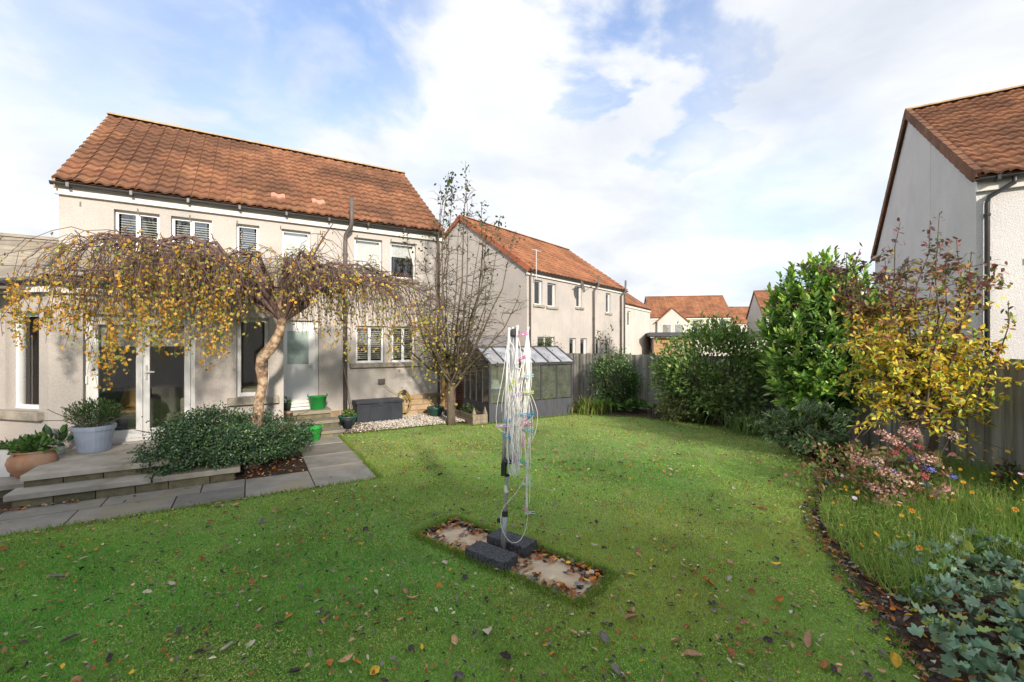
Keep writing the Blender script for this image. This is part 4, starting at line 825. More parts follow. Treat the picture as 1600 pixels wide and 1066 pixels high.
# --- bare upright tree beside the greenhouse
pt = G(705, 664); pear = empty('bare_tree', pt, 0, 'nearly bare upright tree with many thin branches between the house and the greenhouse', 'tree')
MB().tube([(0,0,-.05),(.0,.01,.3),(-.02,0,.7),(.0,0,1.05)], [.12,.10,.09,.085], 10).build('trunk', M['bark'], pear, smooth=True)
st, sr_, tw, tr_, lp = [], [], [], [], []
for q_ in range(30):
    a = rng.uniform(0, 6.28); sp = rng.uniform(.15, 1.35); ht = 6.35 - sp * 1.55 + rng.normal(0, .35); 
    if q_ < 12: ht *= .62; sp *= 1.45
    b_ = np.array([0, 0, rng.uniform(.75, 1.2)]); e_ = np.array([np.cos(a) * sp * 1.12 + .22, np.sin(a) * sp * .7, ht]); t_ = np.linspace(0, 1, 9)[:, None]
    P = b_ * (1 - t_) + e_ * t_; P[:, :2] += (np.array([np.cos(a), np.sin(a)]) * .28)[None] * np.sin(t_ * np.pi); P[1:] += rng.normal(0, .03, (8, 3)); st.append(P); sr_.append(np.linspace(.028, .0045, 9) * rng.uniform(.7, 1.2))
    for z_ in range(22):
        f = rng.uniform(.15, .98); j = int(f * 8); s_ = P[j]; d_ = np.array([rng.normal(.15, .9), rng.normal(0, .6), rng.uniform(-.25, .7)]); d_ /= np.linalg.norm(d_); l_ = rng.uniform(.25, 1.0) * (1.2 - f * .75)
        c_ = curve(s_, s_ + d_ * l_, (0, 0, .04), 5, .025); tw.append(c_); tr_.append(np.linspace(.0085, .0032, 5))
        if rng.random() < .8:
            d2 = np.array([rng.normal(0, .7), rng.normal(0, .6), rng.uniform(-.2, .9)]); tw.append(curve(c_[2], c_[2] + d2 * l_ * .55, (0, 0, .02), 5, .015)); tr_.append(np.linspace(.006, .0028, 5))
    if ht > 4.0:
        for z_ in range(int(rng.uniform(12, 34))): lp.append(P[-1] + np.array([rng.normal(0, .07), rng.normal(0, .07), -abs(rng.normal(0, .42))]))
branches_obj('branches', [(np.stack(st), np.stack(sr_))], pear, 'bark', 5); branches_obj('twigs', [(np.stack(tw), np.stack(tr_))], pear, 'twig2', 3)
tw = np.stack(tw); lp = np.array(lp); n = len(lp); parts = [scatter(*OVAL, lp, unit(n) + np.array([0,0,-.4]), unit(n), .085, .05, pick([(.055,.085,.035),(.08,.10,.04)], n))]
ends = tw[:, -1]; k_ = (rng.random(len(ends)) < .30); e2 = ends[k_]; n = len(e2); parts.append(scatter(*OVAL, e2, unit(n), unit(n), .075, .045, pick([(.06,.08,.03),(.10,.12,.04)], n)))
n = 260; P = np.stack([rng.normal(-.30, .33, n), rng.normal(-.2, .35, n), rng.normal(1.75, .5, n)], 1); parts.append(scatter(*OVAL, P, unit(n) + np.array([0,0,-.5]), unit(n), .07, .05, pick([(.36,.32,.05),(.22,.25,.05),(.5,.38,.06)], n)))
leaves_obj('leaves', parts, pear)

# --- clipped dark evergreen bush under the birch
c = HL(2.75, -3.42)
def bush_birch():
    root = empty('bush', HL(2.95, -3.4), HA, 'spreading dark green evergreen bush around the birch trunk, overhanging the steps', 'bush')
    n = 44000; parts = []
    for (cx_, cy_, cz_, rx, ry, rz2, frac) in ((-.18,-.02,.54,.86,.66,.42,.50), (.55,.20,.40,.56,.52,.32,.22), (-.72,-.32,.42,.48,.40,.34,.13), (.10,-.30,.40,.7,.40,.36,.10)):
        m_ = int(n * frac); cl = unit(90) * rng.uniform(.60, 1, (90, 1)); ct = rng.normal(1, .2, 90); i = rng.integers(0, 90, m_); loc = cl[i] + rng.normal(0, .13, (m_, 3)); nr = loc / np.linalg.norm(loc, axis=1, keepdims=True)
        P = loc * np.array([rx, ry, rz2]) + np.array([cx_, cy_, cz_]); kk = P[:, 2] > .12; P, nr, i = P[kk], nr[kk], i[kk]; m_ = len(P)
        parts.append(scatter(*OVAL, P, nr * .5 + unit(m_) * .8, nr + unit(m_) * .5 + np.array([0,0,.5]), .034 * rng.uniform(.7, 1.4, m_), .021, pick([(.030,.068,.030),(.045,.095,.035),(.020,.050,.026),(.09,.14,.04),(.05,.095,.065)], m_, [.3,.25,.25,.1,.1]) * 1.35 * ct[i][:, None]))
    leaves_obj('foliage', parts, root, 'glossy')
    g_, Rr = [], []
    for s_ in range(40):
        e_ = np.array([rng.uniform(-1.2, 1.1), rng.uniform(-.6, .6), rng.uniform(.35, .85)]); g_.append(curve((rng.normal(-.05, .12), rng.normal(.05, .1), -.02), e_, (0, 0, .12), 6, .03)); Rr.append(np.linspace(.016, .004, 6))
    branches_obj('stems', [(np.stack(g_), np.stack(Rr))], root, 'twig2', 4)
bush_birch()

# --- shrubs along the back fence, left to right
p = G(950, 636); shrub('shrub', 'rounded dark green shrub against the back fence, right of the greenhouse', 'shrub', (p.x+.05, 13.2, .82), (.66, .5, .82), 4200, .07, .04, [(.07,.145,.035),(.10,.19,.05),(.05,.10,.03)], clumps=70, m='glossy')
r_, _ = shrub('shrub', 'tall slim leafy stems rising above the rounded shrub by the back fence', 'shrub', (2.9, 13.6, 1.75), (.30,.25,.62), 110, .09, .05, [(.12,.13,.05),(.16,.10,.05)], clumps=22, stems=9)
p = AT(1125, 535, 10.9); shrub('shrub', 'large loose dark green shrub at the fence corner, left of the bright laurel', 'shrub', (5.05, 11.0, 1.15), (1.36, .95, 1.22), 8800, .105, .058, [(.16,.26,.08),(.11,.19,.055),(.22,.31,.11),(.33,.40,.17)], [.36,.32,.24,.08], clumps=130, csig=.12, stems=26)
p = G(1072, 662); shrub('shrub', 'low pale variegated shrub at the foot of the large loose shrub', 'shrub', (p.x, p.y + .25, .30), (.55, .4, .32), 1300, .08, .045, [(.26,.30,.13),(.34,.36,.18),(.16,.22,.08)], clumps=40)
# bergenia: each big leaf is a part
bg_ = empty('leafy_clump', G(978, 645), 0, 'low clump of broad bright green leaves beside the lawn, below the back fence', 'plant')
ov_me = npmesh('leaf', *scatter(*OVAL, np.zeros((1,3)), np.array([[0,1.,0]]), np.array([[0,0,1.]]), .26, .17)[:2]); 
def leafcol(name, c): 
    m, t, p_, o = nodes(name); oi = t.nodes.new('ShaderNodeObjectInfo'); col = tramp(t, oi.outputs['Random'], [(0, tuple(x*.6 for x in c)), (.7, c), (1, tuple(min(1,x*1.5) for x in c))]); t.links.new(col, p_.inputs[0]); p_.inputs['Roughness'].default_value = .4
    tr = t.nodes.new('ShaderNodeBsdfTranslucent'); t.links.new(col, tr.inputs[0]); ms = t.nodes.new('ShaderNodeMixShader'); ms.inputs[0].default_value = .25; t.links.new(p_.outputs[0], ms.inputs[1]); t.links.new(tr.outputs[0], ms.inputs[2]); t.links.new(ms.outputs[0], o.inputs[0]); return m
M['berg'] = leafcol('broad_leaf_green', (.085,.19,.035)); ov_me.materials.append(M['berg'])
for i in range(95):
    o = link('leaf', ov_me, None, bg_); o.location = (rng.uniform(-.95,.85), rng.uniform(-.15,.75), rng.uniform(.06,.30)); o.rotation_euler = (rng.uniform(-.2,.9), rng.normal(0,.35), rng.uniform(0,6.28)); s_ = rng.uniform(.7,1.25); o.scale = (s_, s_, s_)
def strap_clump(name, label, c, n, ln, wd, cols, spread=.25, arch=1.0, cat='plant', zb=0):
    root = empty(name, (c[0], c[1], zb), 0, label, cat); k = 7; t_ = np.linspace(0, 1, k)[None, :, None]
    a = rng.uniform(0, 6.28, n); b_ = np.stack([rng.normal(0, spread, n), rng.normal(0, spread * .6, n), np.zeros(n)], 1); d_ = np.stack([np.cos(a), np.sin(a), np.zeros(n)], 1); L = ln * rng.uniform(.6, 1.2, n)[:, None, None]; lean = rng.uniform(.35, 1.0, n)[:, None, None] * arch
    P = b_[:, None] + d_[:, None] * (L * lean * t_ ** 1.6 * .8) + np.array([0,0,1.]) * (L * (t_ * 1.1 - .62 * lean * t_ ** 2.4))
    S = np.cross(d_, np.array([0,0,1.]))[:, None] * (wd * np.array([.6,.9,1,.95,.8,.5,.05]))[None, :, None]
    V = np.stack([P - S, P + S], 2).reshape(-1, 3); idx = np.arange(n * k * 2).reshape(n, k, 2); F = np.stack([idx[:, :-1, 0], idx[:, :-1, 1], idx[:, 1:, 1], idx[:, 1:, 0]], -1).reshape(-1, 4)
    C = np.repeat(pick(cols, n), k * 2, axis=0); tag(link('blades', npmesh('blades', V, F, C), M['leaf'], root), kind='stuff'); return root
strap_clump('strappy_plant', 'yellow green strappy leaves at the right end of the greenhouse', G(918,646), 260, .55, .012, [(.16,.21,.05),(.24,.25,.07),(.09,.16,.035)], .30)
strap_clump('strappy_plant', 'arching dark green strappy clump between the large shrub and the lawn', G(1190,678), 340, .62, .013, [(.08,.16,.045),(.12,.20,.06),(.16,.23,.08)], .34)
strap_clump('strappy_plant', 'smaller strappy clump in the shade below the laurel', G(1232,676), 160, .5, .012, [(.035,.08,.025),(.06,.11,.035)], .25)
strap_clump('dead_stems', 'grey dead stems beside the broad leaved clump', G(1035,652), 110, .55, .004, [(.22,.19,.17),(.15,.13,.11)], .16, .5)

# --- laurel with big glossy leaves
LC = np.array([6.22, 8.85, 2.0]); LR = np.array([1.18, 1.0, 1.78])
lau = empty('laurel', (LC[0], LC[1], 0), 0, 'tall bright green laurel with large glossy leaves, left of the yellow tree', 'shrub')
nsh = 980; d_ = unit(nsh); rr_ = rng.uniform(.72, 1.03, nsh)[:, None]; tips = d_ * rr_ * LR; tips[:, 2] += LC[2]; tips = tips[(tips[:, 2] > .35)]; axis = d_[:len(tips)]
axis = (tips - np.array([0, 0, LC[2] - .8])); axis /= np.linalg.norm(axis, axis=1, keepdims=True); axis[:, 2] += .45; axis /= np.linalg.norm(axis, axis=1, keepdims=True)
LPp, LY, LZ, LCc = [], [], [], []
for s_, a in zip(tips, axis):
    nl = int(rng.integers(7, 12)); tone = rng.normal(1, .22)
    for q_ in range(nl):
        f = q_ / nl; side = unit(1)[0]; side -= a * (side @ a); side /= np.linalg.norm(side); op = .95 - .65 * f
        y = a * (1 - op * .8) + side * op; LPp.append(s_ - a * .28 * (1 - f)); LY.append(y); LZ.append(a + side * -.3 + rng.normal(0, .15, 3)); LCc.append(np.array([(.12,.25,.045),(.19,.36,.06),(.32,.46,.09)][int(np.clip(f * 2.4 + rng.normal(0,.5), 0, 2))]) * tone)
LPp, LY, LZ, LCc = map(np.array, (LPp, LY, LZ, LCc)); LCc = np.clip(LCc * (1 + rng.normal(0, .12, (len(LCc), 1))), .01, .6)
wpos = LPp + np.array([LC[0], LC[1], 0]); toc = -wpos[:, :2] / np.linalg.norm(wpos[:, :2], axis=1, keepdims=True); face = ((LPp - np.array([0,0,LC[2]])) / LR)[:, :2]; score = (face * toc).sum(1) + .15 * (LPp[:, 2] > 1.2) - .3 * (wpos[:, 0] / wpos[:, 1] > .80); order = np.argsort(-score)
M['laurel'] = [leafcol('laurel_leaf_%s' % s_, c_) for s_, c_ in (('dark', (.12,.25,.045)), ('mid', (.19,.36,.06)), ('light', (.30,.43,.08)))]
lms = []
for m_ in M['laurel']:
    me = npmesh('leaf', *scatter(*OVAL, np.zeros((1,3)), np.array([[0,1.,0]]), np.array([[0,0,1.]]), .155, .06)[:2]); me.materials.append(m_); lms.append(me)
for i in order[:300]:
    y = Vector(LY[i]).normalized(); z = Vector(LZ[i]); x = y.cross(z).normalized(); z = x.cross(y); o = link('leaf', lms[0 if LCc[i][1] < .30 else 1 if LCc[i][1] < .41 else 2], None, lau)
    s_ = rng.uniform(.8, 1.2); o.matrix_local = Matrix.Translation(LPp[i]) @ Matrix((x, y, z)).transposed().to_4x4() @ Matrix.Scale(s_, 4)
rest = order[300:]; n = len(rest); parts = [scatter(*OVAL, LPp[rest], LY[rest], LZ[rest], .155 * rng.uniform(.8, 1.2, n), .06, LCc[rest])]
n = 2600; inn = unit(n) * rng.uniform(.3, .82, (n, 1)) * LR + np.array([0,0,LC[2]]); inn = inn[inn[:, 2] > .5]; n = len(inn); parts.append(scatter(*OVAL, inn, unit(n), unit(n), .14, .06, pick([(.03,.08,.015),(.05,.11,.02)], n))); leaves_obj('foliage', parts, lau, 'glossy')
g_, Rr = [], []
for s_ in range(30): e_ = tips[rng.integers(0, len(tips))] * .92; g_.append(curve((rng.normal(0,.1), rng.normal(0,.1), -.02), e_, (0,0,.1), 7, .03)); Rr.append(np.linspace(.035,.008,7))
branches_obj('stems', [(np.stack(g_), np.stack(Rr))], lau, 'bark', 5)
shrub('shrub', 'low grey green shrub with rosette leaves at the foot of the laurel', 'shrub', (5.15, 7.75, .50), (.74, .45, .44), 2600, .085, .028, [(.20,.28,.16),(.26,.35,.21),(.12,.20,.10)], clumps=110, csig=.07, stems=16)

# --- small tree with yellow and purple autumn leaves
AO = Vector((5.75, 6.1, 0)); aut = empty('autumn_tree', AO, 0, 'small tree with yellow lower leaves and purple upper shoots by the right fence', 'tree')
st, sr_, tw, tr_, lp, lc = [], [], [], [], [], []
for (bx, by), (mx_, my_, mz_) in (((-.08,.0),(-.42,-.05,1.55)), ((.10,.05),(.02,.05,1.45))):
    P = curve((bx, by, -.05), (mx_, my_, mz_), (.06,0,0), 8, .02); st.append(P); sr_.append(np.linspace(.06,.035,8))
    for q_ in range(17):
        a = rng.uniform(0, 6.28); sp = rng.uniform(.15, 1.25); ht = rng.uniform(2.5, 3.85) - .25 * sp; e_ = np.array([mx_ + np.cos(a) * sp + .20, my_ + np.sin(a) * sp * .75, ht]); s_ = P[rng.integers(4, 8)]
        c_ = curve(s_, e_, (np.cos(a) * .22, np.sin(a) * .18, -.05), 8, .025); st.append(c_); sr_.append(np.linspace(.02, .004, 8))
        for z_ in range(9):
            j = rng.integers(1, 7); d2 = np.array([rng.normal(0,.7), rng.normal(0,.7), rng.uniform(-.25,.6)]); tw.append(curve(c_[j], c_[j] + d2 * rng.uniform(.2,.5), (0,0,.02), 5, .02)); tr_.append(np.linspace(.006,.0025,5))
        for f in np.linspace(.25, 1, 56): jj = f * 7; j = min(int(jj), 6); lp.append(c_[j] * (1 - (jj - j)) + c_[j+1] * (jj - j)); lc.append(0)
for q_ in range(120):
    z_ = rng.uniform(.85, 1.9); a = rng.uniform(0, 6.28); tw.append(curve((rng.normal(-.2,.15), rng.normal(0,.15), z_), (np.cos(a)*rng.uniform(.4,1.15)-.15, np.sin(a)*rng.uniform(.3,.8), z_ + rng.uniform(-.35,.35)), (0,0,.1), 5, .03)); tr_.append(np.linspace(.009,.003,5))
branches_obj('trunk', [(np.stack(st[:1] + st[18:19]), np.stack(sr_[:1] + sr_[18:19]))], aut, 'bark', 8); branches_obj('branches', [(np.stack(st), np.stack(sr_))], aut, 'bark', 5)
tw = np.stack(tw); branches_obj('twigs', [(tw, np.stack(tr_))], aut, 'twig', 3)
n = 9500; i = rng.integers(0, len(tw), n); f = rng.uniform(.8, 4, n); j = np.minimum(f.astype(int), 3); P = tw[i, j] * (1 - (f - j))[:, None] + tw[i, j+1] * (f - j)[:, None] + rng.normal(0, .025, (n, 3)); P = np.concatenate([P, np.array(lp) + rng.normal(0,.03,(len(lp),3))]); n = len(P)
h = np.clip((P[:, 2] - 1.0) / 2.3 + rng.normal(0, .16, n), 0, 1); yl = pick([(.74,.56,.06),(.64,.56,.09),(.70,.42,.06),(.36,.45,.09)], n, [.28,.24,.12,.36]); mdl = pick([(.50,.28,.08),(.32,.13,.10),(.55,.45,.10),(.20,.27,.08)], n, [.2,.2,.3,.3]); tpc = pick([(.15,.09,.08),(.12,.15,.07),(.22,.07,.08),(.11,.08,.09)], n)
C = np.where((h < .46)[:, None], yl, np.where((h < .70)[:, None], mdl, tpc)); keep = rng.random(n) < np.where(h > .70, .95, 1); P, C = P[keep], C[keep]; n = len(P)
Y = unit(n) + np.array([0, 0, -.15]); leaves_obj('leaves', [scatter(*OVAL, P, Y, unit(n) + np.array([0,0,.7]), rng.uniform(.055,.095,n), rng.uniform(.028,.045,n), C)], aut)

# --- fern, bedding, hydrangea, wild flowers, cranesbill
def fern(c):
    root = empty('fern', (c[0], c[1], 0), 0, 'dark green fern in the shade behind the dried hydrangea heads', 'fern'); PP, YY, LL = [], [], []
    for q_ in range(22):
        a = rng.uniform(0, 6.28); L = rng.uniform(.55, .85); d_ = np.array([np.cos(a), np.sin(a), 0]); s_ = np.array([-np.sin(a), np.cos(a), 0])
        for t_ in np.linspace(.12, 1, 26):
            p_ = d_ * L * t_ * .75 + np.array([0, 0, L * (t_ * .95 - .55 * t_ * t_)])
            for sg in (-1, 1): PP.append(p_); YY.append(s_ * sg + d_ * .35 + np.array([0,0,.1])); LL.append(.13 * math.sin(math.pi * min(1, t_ * .85 + .12)) + .01)
    PP, YY, LL = map(np.array, (PP, YY, LL)); n = len(PP); leaves_obj('fronds', [scatter(*KITE, PP, YY, np.tile([0,0,1.], (n,1)) + unit(n)*.2, LL, .022, pick([(.035,.085,.025),(.06,.11,.035),(.11,.12,.04)], n))], root)
fern((5.35, 6.95))
shrub('bedding_plant', 'small brown green bedding plants at the lawn edge below the laurel', 'plant', (*G(1300,712)[:2], .12), (.42,.30,.16), 900, .045, .028, [(.10,.085,.03),(.06,.08,.03),(.14,.11,.05)], clumps=40, stems=0)
bedp = G(1262, 704); bd, _ = shrub('pansy_patch', 'dark leaved pansies with a few yellow flowers at the lawn edge', 'flowers', (bedp.x, bedp.y + .12, .07), (.40,.26,.12), 700, .045, .028, [(.025,.05,.025),(.05,.07,.035),(.07,.05,.05)], clumps=30, stems=0)
def flower_mesh(c1, c2, r=.03, petals=7):
    T_, F_, C_ = [(0,0,.004)], [], [c2]
    for i in range(petals):
        a0, a1, a2 = [(i + f) * 2 * math.pi / petals for f in (.08, .5, .92)]; b = len(T_)
        T_ += [(.25*r*math.cos(a0), .25*r*math.sin(a0), 0), (r*math.cos(a1-.25), r*math.sin(a1-.25), .25*r), (r*math.cos(a1+.25), r*math.sin(a1+.25), .22*r), (.25*r*math.cos(a2), .25*r*math.sin(a2), 0)]; C_ += [c1]*4; F_ += [(0,b,b+1),(0,b+1,b+2),(0,b+2,b+3)]
    me = npmesh('flower', np.array(T_), np.array(F_), np.array(C_)); me.materials.append(M['dry']); return me
fl_y = flower_mesh((.75,.42,.02), (.30,.14,.02)); fl_o = flower_mesh((.72,.30,.02), (.2,.06,.02), .034); fl_l = flower_mesh((.62,.48,.72), (.55,.40,.60), .042, 9); fl_b = flower_mesh((.06,.09,.50), (.05,.05,.30), .030, 9); fl_p = flower_mesh((.66,.35,.58), (.6,.5,.2), .036, 8); fl_w = flower_mesh((.75,.75,.70), (.6,.6,.3), .034, 6)
def put_flower(me, root, x, y, z, tilt=.5, s_=1.0):
    o = link('flower', me, None, root); o.location = (x, y, z); a = rng.uniform(0, 6.28); o.rotation_euler = (rng.uniform(.1, .9) + .1, rng.normal(0, .3), rng.normal(0, .5)); o.scale = (s_, s_, s_)
for x, y in ((-.2,-.12),(-.08,-.15),(.06,-.2),(.16,-.1)): put_flower(fl_y, bd, x, y, .20, s_=1.2)
put_flower(fl_w, bd, -.28, .1, .22); put_flower(fl_w, bd, .2, .12, .24)

hyp = Vector((4.72, 5.55, 0)); hyd = empty('hydrangea', hyp, 0, 'hydrangea with dried pink and brown flower heads and a few blue ones', 'shrub')
def head_mesh(cols, r=.10):
    n = 90; d_ = unit(n); d_[:, 2] = np.abs(d_[:, 2]) * .8 - .15; P = d_ * r * rng.uniform(.8, 1.1, (n, 1)); V, F, C = scatter(*KITE, P - .012, unit(n), d_ + unit(n) * .3, .034, .03, pick(cols, n)); me = npmesh('flower_head', V, F, C); me.materials.append(M['dry']); return me
hm = [head_mesh([(.42,.25,.20),(.36,.22,.17),(.50,.34,.26),(.40,.20,.22)]) for _ in range(2)] + [head_mesh([(.45,.33,.24),(.36,.26,.17),(.54,.42,.32)])] ; hr = head_mesh([(.36,.07,.07),(.42,.12,.10),(.30,.10,.12)], .07); hb = head_mesh([(.14,.17,.45),(.25,.20,.45),(.10,.12,.36)], .065)
g_, Rr = [], []
spots = [(0,2,.97),(0,2,1.0),(0,0,.98)]
hl = [(1384,682,0),(1395,690,0),(1415,676,0),(1428,682,1),(1485,681,2),(1340,716,0),(1352,722,1),(1368,722,2),(1440,716,0),(1448,722,0),(1390,716,1),(1420,705,3),(1404,700,3),(1395,708,3),(1436,698,3),(1380,738,0),(1392,735,4),(1372,728,4),(1425,718,4),(1450,733,4),(1486,745,4),(1410,752,2),(1365,762,0),(1420,758,1),(1390,766,0),(1450,775,2),(1470,770,1),(1435,765,3),(1448,757,4),(1505,760,3),(1380,782,0),(1410,775,1),(1440,742,3),(1460,722,2),(1402,745,0)]
for u, v, t_ in hl:
    d = 5.05 + rng.uniform(-.25, .40) + (795 - v) * .003; p = AT(u, v, d) - hyp; o = link('flower_head', [hm[0], hm[1], hm[2], hr, hb][t_], None, hyd); o.location = p; s_ = rng.uniform(.7, 1.15) * (1.0 if t_ < 3 else .8); o.scale = (s_, s_, s_ * .85); o.rotation_euler = (rng.normal(0,.3), rng.normal(0,.3), rng.uniform(0,6.28))
    g_.append(curve((p.x * .5, p.y * .5 , -.02), tuple(p - Vector((0,0,.02))), (0,0,.05), 6, .012)); Rr.append(np.linspace(.007,.004,6))
branches_obj('stems', [(np.stack(g_), np.stack(Rr))], hyd, 'twig2', 4)
n = 1000; P = np.stack([rng.normal(0,.45,n), rng.normal(.18,.30,n), rng.uniform(.08,.66,n)], 1); leaves_obj('foliage', [scatter(*OVAL, P, unit(n) + np.array([0,0,-.1]), unit(n) + np.array([0,0,.8]), rng.uniform(.05,.095,n), rng.uniform(.03,.055,n), pick([(.28,.19,.12),(.11,.17,.05),(.22,.16,.09),(.34,.15,.11),(.15,.20,.06)], n, [.26,.26,.2,.1,.18]))], hyd)

wf = empty('wildflower_patch', (4.6, 4.5, 0), 0, 'feathery green wild flowers with small yellow blooms between lawn and fence', 'flowers')
WP = [G(1292,772), G(1345,735), G(1500,745), Vector((6.7,5.9,0)), Vector((6.75,4.0,0)), Vector((5.0,3.55,0)), G(1500,880), G(1440,960), G(1400,960), G(1335,890), G(1288,828), G(1278,800)]
WPxy = [(p.x, p.y) for p in WP]
def wild():
    n = 30000; x = rng.uniform(3.0, 6.8, n); y = rng.uniform(3.3, 7.0, n); kk = inpoly(x, y, WPxy); x, y = x[kk], y[kk]; n = len(x)
    hmax = .14 + .22 * np.clip((x - y * .80) / 1.2, 0, 1); B = np.stack([x - 4.6, y - 4.5, np.zeros(n)], 1); Y = np.stack([rng.normal(0,.35,n), rng.normal(0,.35,n), np.ones(n)], 1)
    h = hmax * rng.uniform(.5, 1.5, n) * (1 + .3 * fbm(x, y, 3.0, 5)); parts = [scatter(*BLADE, B, Y, unit(n), h, .0065 * rng.uniform(.6,1.5,n), pick([(.18,.31,.07),(.24,.37,.09),(.13,.23,.06),(.34,.37,.13)], n))]
    m_ = 17000; i = rng.integers(0, n, m_); q_ = B[i] + (Y[i] / np.linalg.norm(Y[i], axis=1, keepdims=True)) * (h[i] * rng.uniform(.25, .95, m_))[:, None]; parts.append(scatter(*BLADE, q_, unit(m_) + np.array([0,0,.4]), unit(m_), rng.uniform(.03,.07,m_), .008, pick([(.20,.33,.08),(.27,.38,.10),(.15,.25,.06)], m_)))
    leaves_obj('blades', parts, wf, 'grass')
    i = rng.choice(n, 105, replace=False)
    for q_, j in enumerate(i):
        me = fl_y if q_ < 68 else fl_o if q_ < 84 else (fl_l, fl_b, fl_p, fl_w)[q_ % 4]; put_flower(me, wf, B[j,0], B[j,1], hmax[j] * rng.uniform(.95, 1.5) + .03, s_=rng.uniform(.4, .78))
wild()
crb = empty('cranesbill', (2.9, 3.0, 0), 0, 'clump of blue green lobed cranesbill leaves in the bottom right corner', 'plant')
M['cran'] = [leafcol('cranesbill_leaf', (.17,.29,.19)), leafcol('cranesbill_leaf_pale', (.26,.39,.26)), leafcol('cranesbill_leaf_yellow', (.30,.34,.09))]
cms = []
for m_ in M['cran']:
    for _ in range(2):
        T_, F_ = lobed(9); T_ = [(a * 1.0, b, c_ + .10 * math.sin(a * 9 + _) + .55 * (a * a + (b - .45) ** 2)) for a, b, c_ in T_]; me = npmesh('leaf', *scatter(T_, F_, np.zeros((1,3)), np.array([[0,1.,0]]), np.array([[0,0,1.]]), .082, .086)[:2]); me.materials.append(m_); cms.append(me)
CP = [(p.x, p.y) for p in (G(1385,900), G(1415,870), G(1500,850), Vector((4.6,3.75,0)), Vector((5.2,3.2,0)), Vector((4.4,1.9,0)), Vector((2.75,1.9,0)), G(1470,1066), G(1425,980))]
g_, Rr = [], []; cnt = 0
while cnt < 290:
    x, y = rng.uniform(2.2, 5.2), rng.uniform(2.25, 4.2)
    if not inpoly(np.array([x]), np.array([y]), CP)[0]: continue
    z = rng.uniform(.07, .26); o = link('leaf', cms[rng.choice(6, p=[.3,.3,.15,.15,.05,.05])], None, crb); s_ = rng.uniform(.7, 1.4); s_ *= rng.uniform(.75,1.15); o.scale = (s_, s_ * rng.uniform(.8,1.1), s_ * rng.uniform(.6,2.2)); o.location = (x - 2.9, y - 3.0, z); o.rotation_euler = (rng.normal(0,.5), rng.normal(0,.5), rng.uniform(0,6.28)); cnt += 1
    g_.append(curve((x - 2.9 + rng.normal(.12,.1), y - 3.0 + rng.normal(.08,.1), -.01), (x - 2.9, y - 3.0, z), (0,0,.03), 5, .006)); Rr.append(np.full(5, .0022))
n = 520; x = rng.uniform(2.2,5.2,n*4); y = rng.uniform(2.25,4.2,n*4); kk = inpoly(x, y, CP); x, y = x[kk][:n], y[kk][:n]; n = len(x); T_, F_ = lobed(9); tag(link('leaves', npmesh('leaves', *scatter(T_, F_, np.stack([x-2.9, y-3.0, rng.uniform(.03,.17,n)], 1), unit(n)*np.array([1,1,.4]), np.array([0,0,1.]) + unit(n)*.5, .08*rng.uniform(.7,1.3,n), .08*rng.uniform(.7,1.3,n), pick([(.16,.28,.18),(.22,.34,.22),(.32,.38,.12),(.11,.20,.13)], n))), M['leaf'], crb), kind='stuff')
branches_obj('stalks', [(np.stack(g_), np.stack(Rr))], crb, 'twig2', 3)
shrub('shrub', 'dark reddish low plant at the foot of the right fence', 'plant', (6.05, 5.3, .2), (.35,.3,.28), 700, .06, .04, [(.05,.06,.03),(.10,.03,.03),(.04,.07,.03)], clumps=25)
# unseen trees placed behind the camera to dapple the sunlight
for q_, (x, y, ht) in enumerate(((9.2,-10.8,9.5), (15.5,-15,10), (3.0,-14.5,13))):
    tr = empty('unseen_tree', (x, y, 0), 0, ('unseen thin leaved tree placed behind the camera', 'unseen tall tree placed far behind the camera', 'tallest tree behind the house at the photographer\'s back')[q_], 'tree')
    MB().tube([(0,0,-.1),(.1,0,ht*.3),(.0,.1,ht*.55)], [.2,.15,.1], 8).build('trunk', M['bark'], tr, smooth=True); P, Rr = [], []
    for k_ in range(70): d_ = unit(1)[0]; d_[2] = abs(d_[2]); P.append(curve((0,0,ht*rng.uniform(.25,.55)), (d_[0]*2.4, d_[1]*2.4, ht*(.5+.5*d_[2])), (0,0,.2), 6, .08)); Rr.append(np.linspace(.05,.008,6))
    P = np.stack(P); branches_obj('branches', [(P, np.stack(Rr))], tr, 'bark', 4); n = 2600; i = rng.integers(0, 70, n); j = rng.integers(2, 6, n); leaves_obj('crown', [scatter(*OVAL, P[i, j] + rng.normal(0,.3,(n,3)), unit(n), unit(n), .12, .09, pick([(.10,.11,.03),(.22,.17,.04)], n))], tr)

# ------------------------------------------------------------------ gravel
gq = [HL(4.9,-1.58), HL(6.2,-1.62), HL(7.3,-1.45), HL(7.95,-1.3), HL(8.1,-.05), HL(4.9,-.03)]
sheet('gravel_bed', gq, .03, mat('gravel_base', (.30,.28,.25), (.16,.14,.12), 30, .95, .6, 60, .02))
n = 9000; lxx = rng.uniform(4.85, 8.1, n); lyy = rng.uniform(-1.62, -.04, n); dark = (lxx - 4.85) * .9 + rng.normal(0, .3, n) < .55
P = np.array([[*(HO + HD * a + HN * b), .045] for a, b in zip(lxx, lyy)]); P[:, 2] += rng.uniform(-.012, .02, n)
C = np.where(dark[:, None], pick([(.10,.06,.04),(.16,.11,.08),(.3,.27,.23)], n), pick([(.62,.58,.53),(.48,.44,.40),(.36,.29,.24),(.74,.71,.67),(.17,.13,.10)], n, [.34,.24,.14,.16,.12]))
tag(link('gravel', npmesh('gravel', *scatter(*STONE, P, unit(n) * np.array([1,1,.3]), np.array([0,0,1.]) + unit(n) * .4, rng.uniform(.02,.05,n), rng.uniform(.02,.045,n), C)), M['gravel']), 'pale stone chippings along the foot of the house wall', 'gravel', kind='stuff')

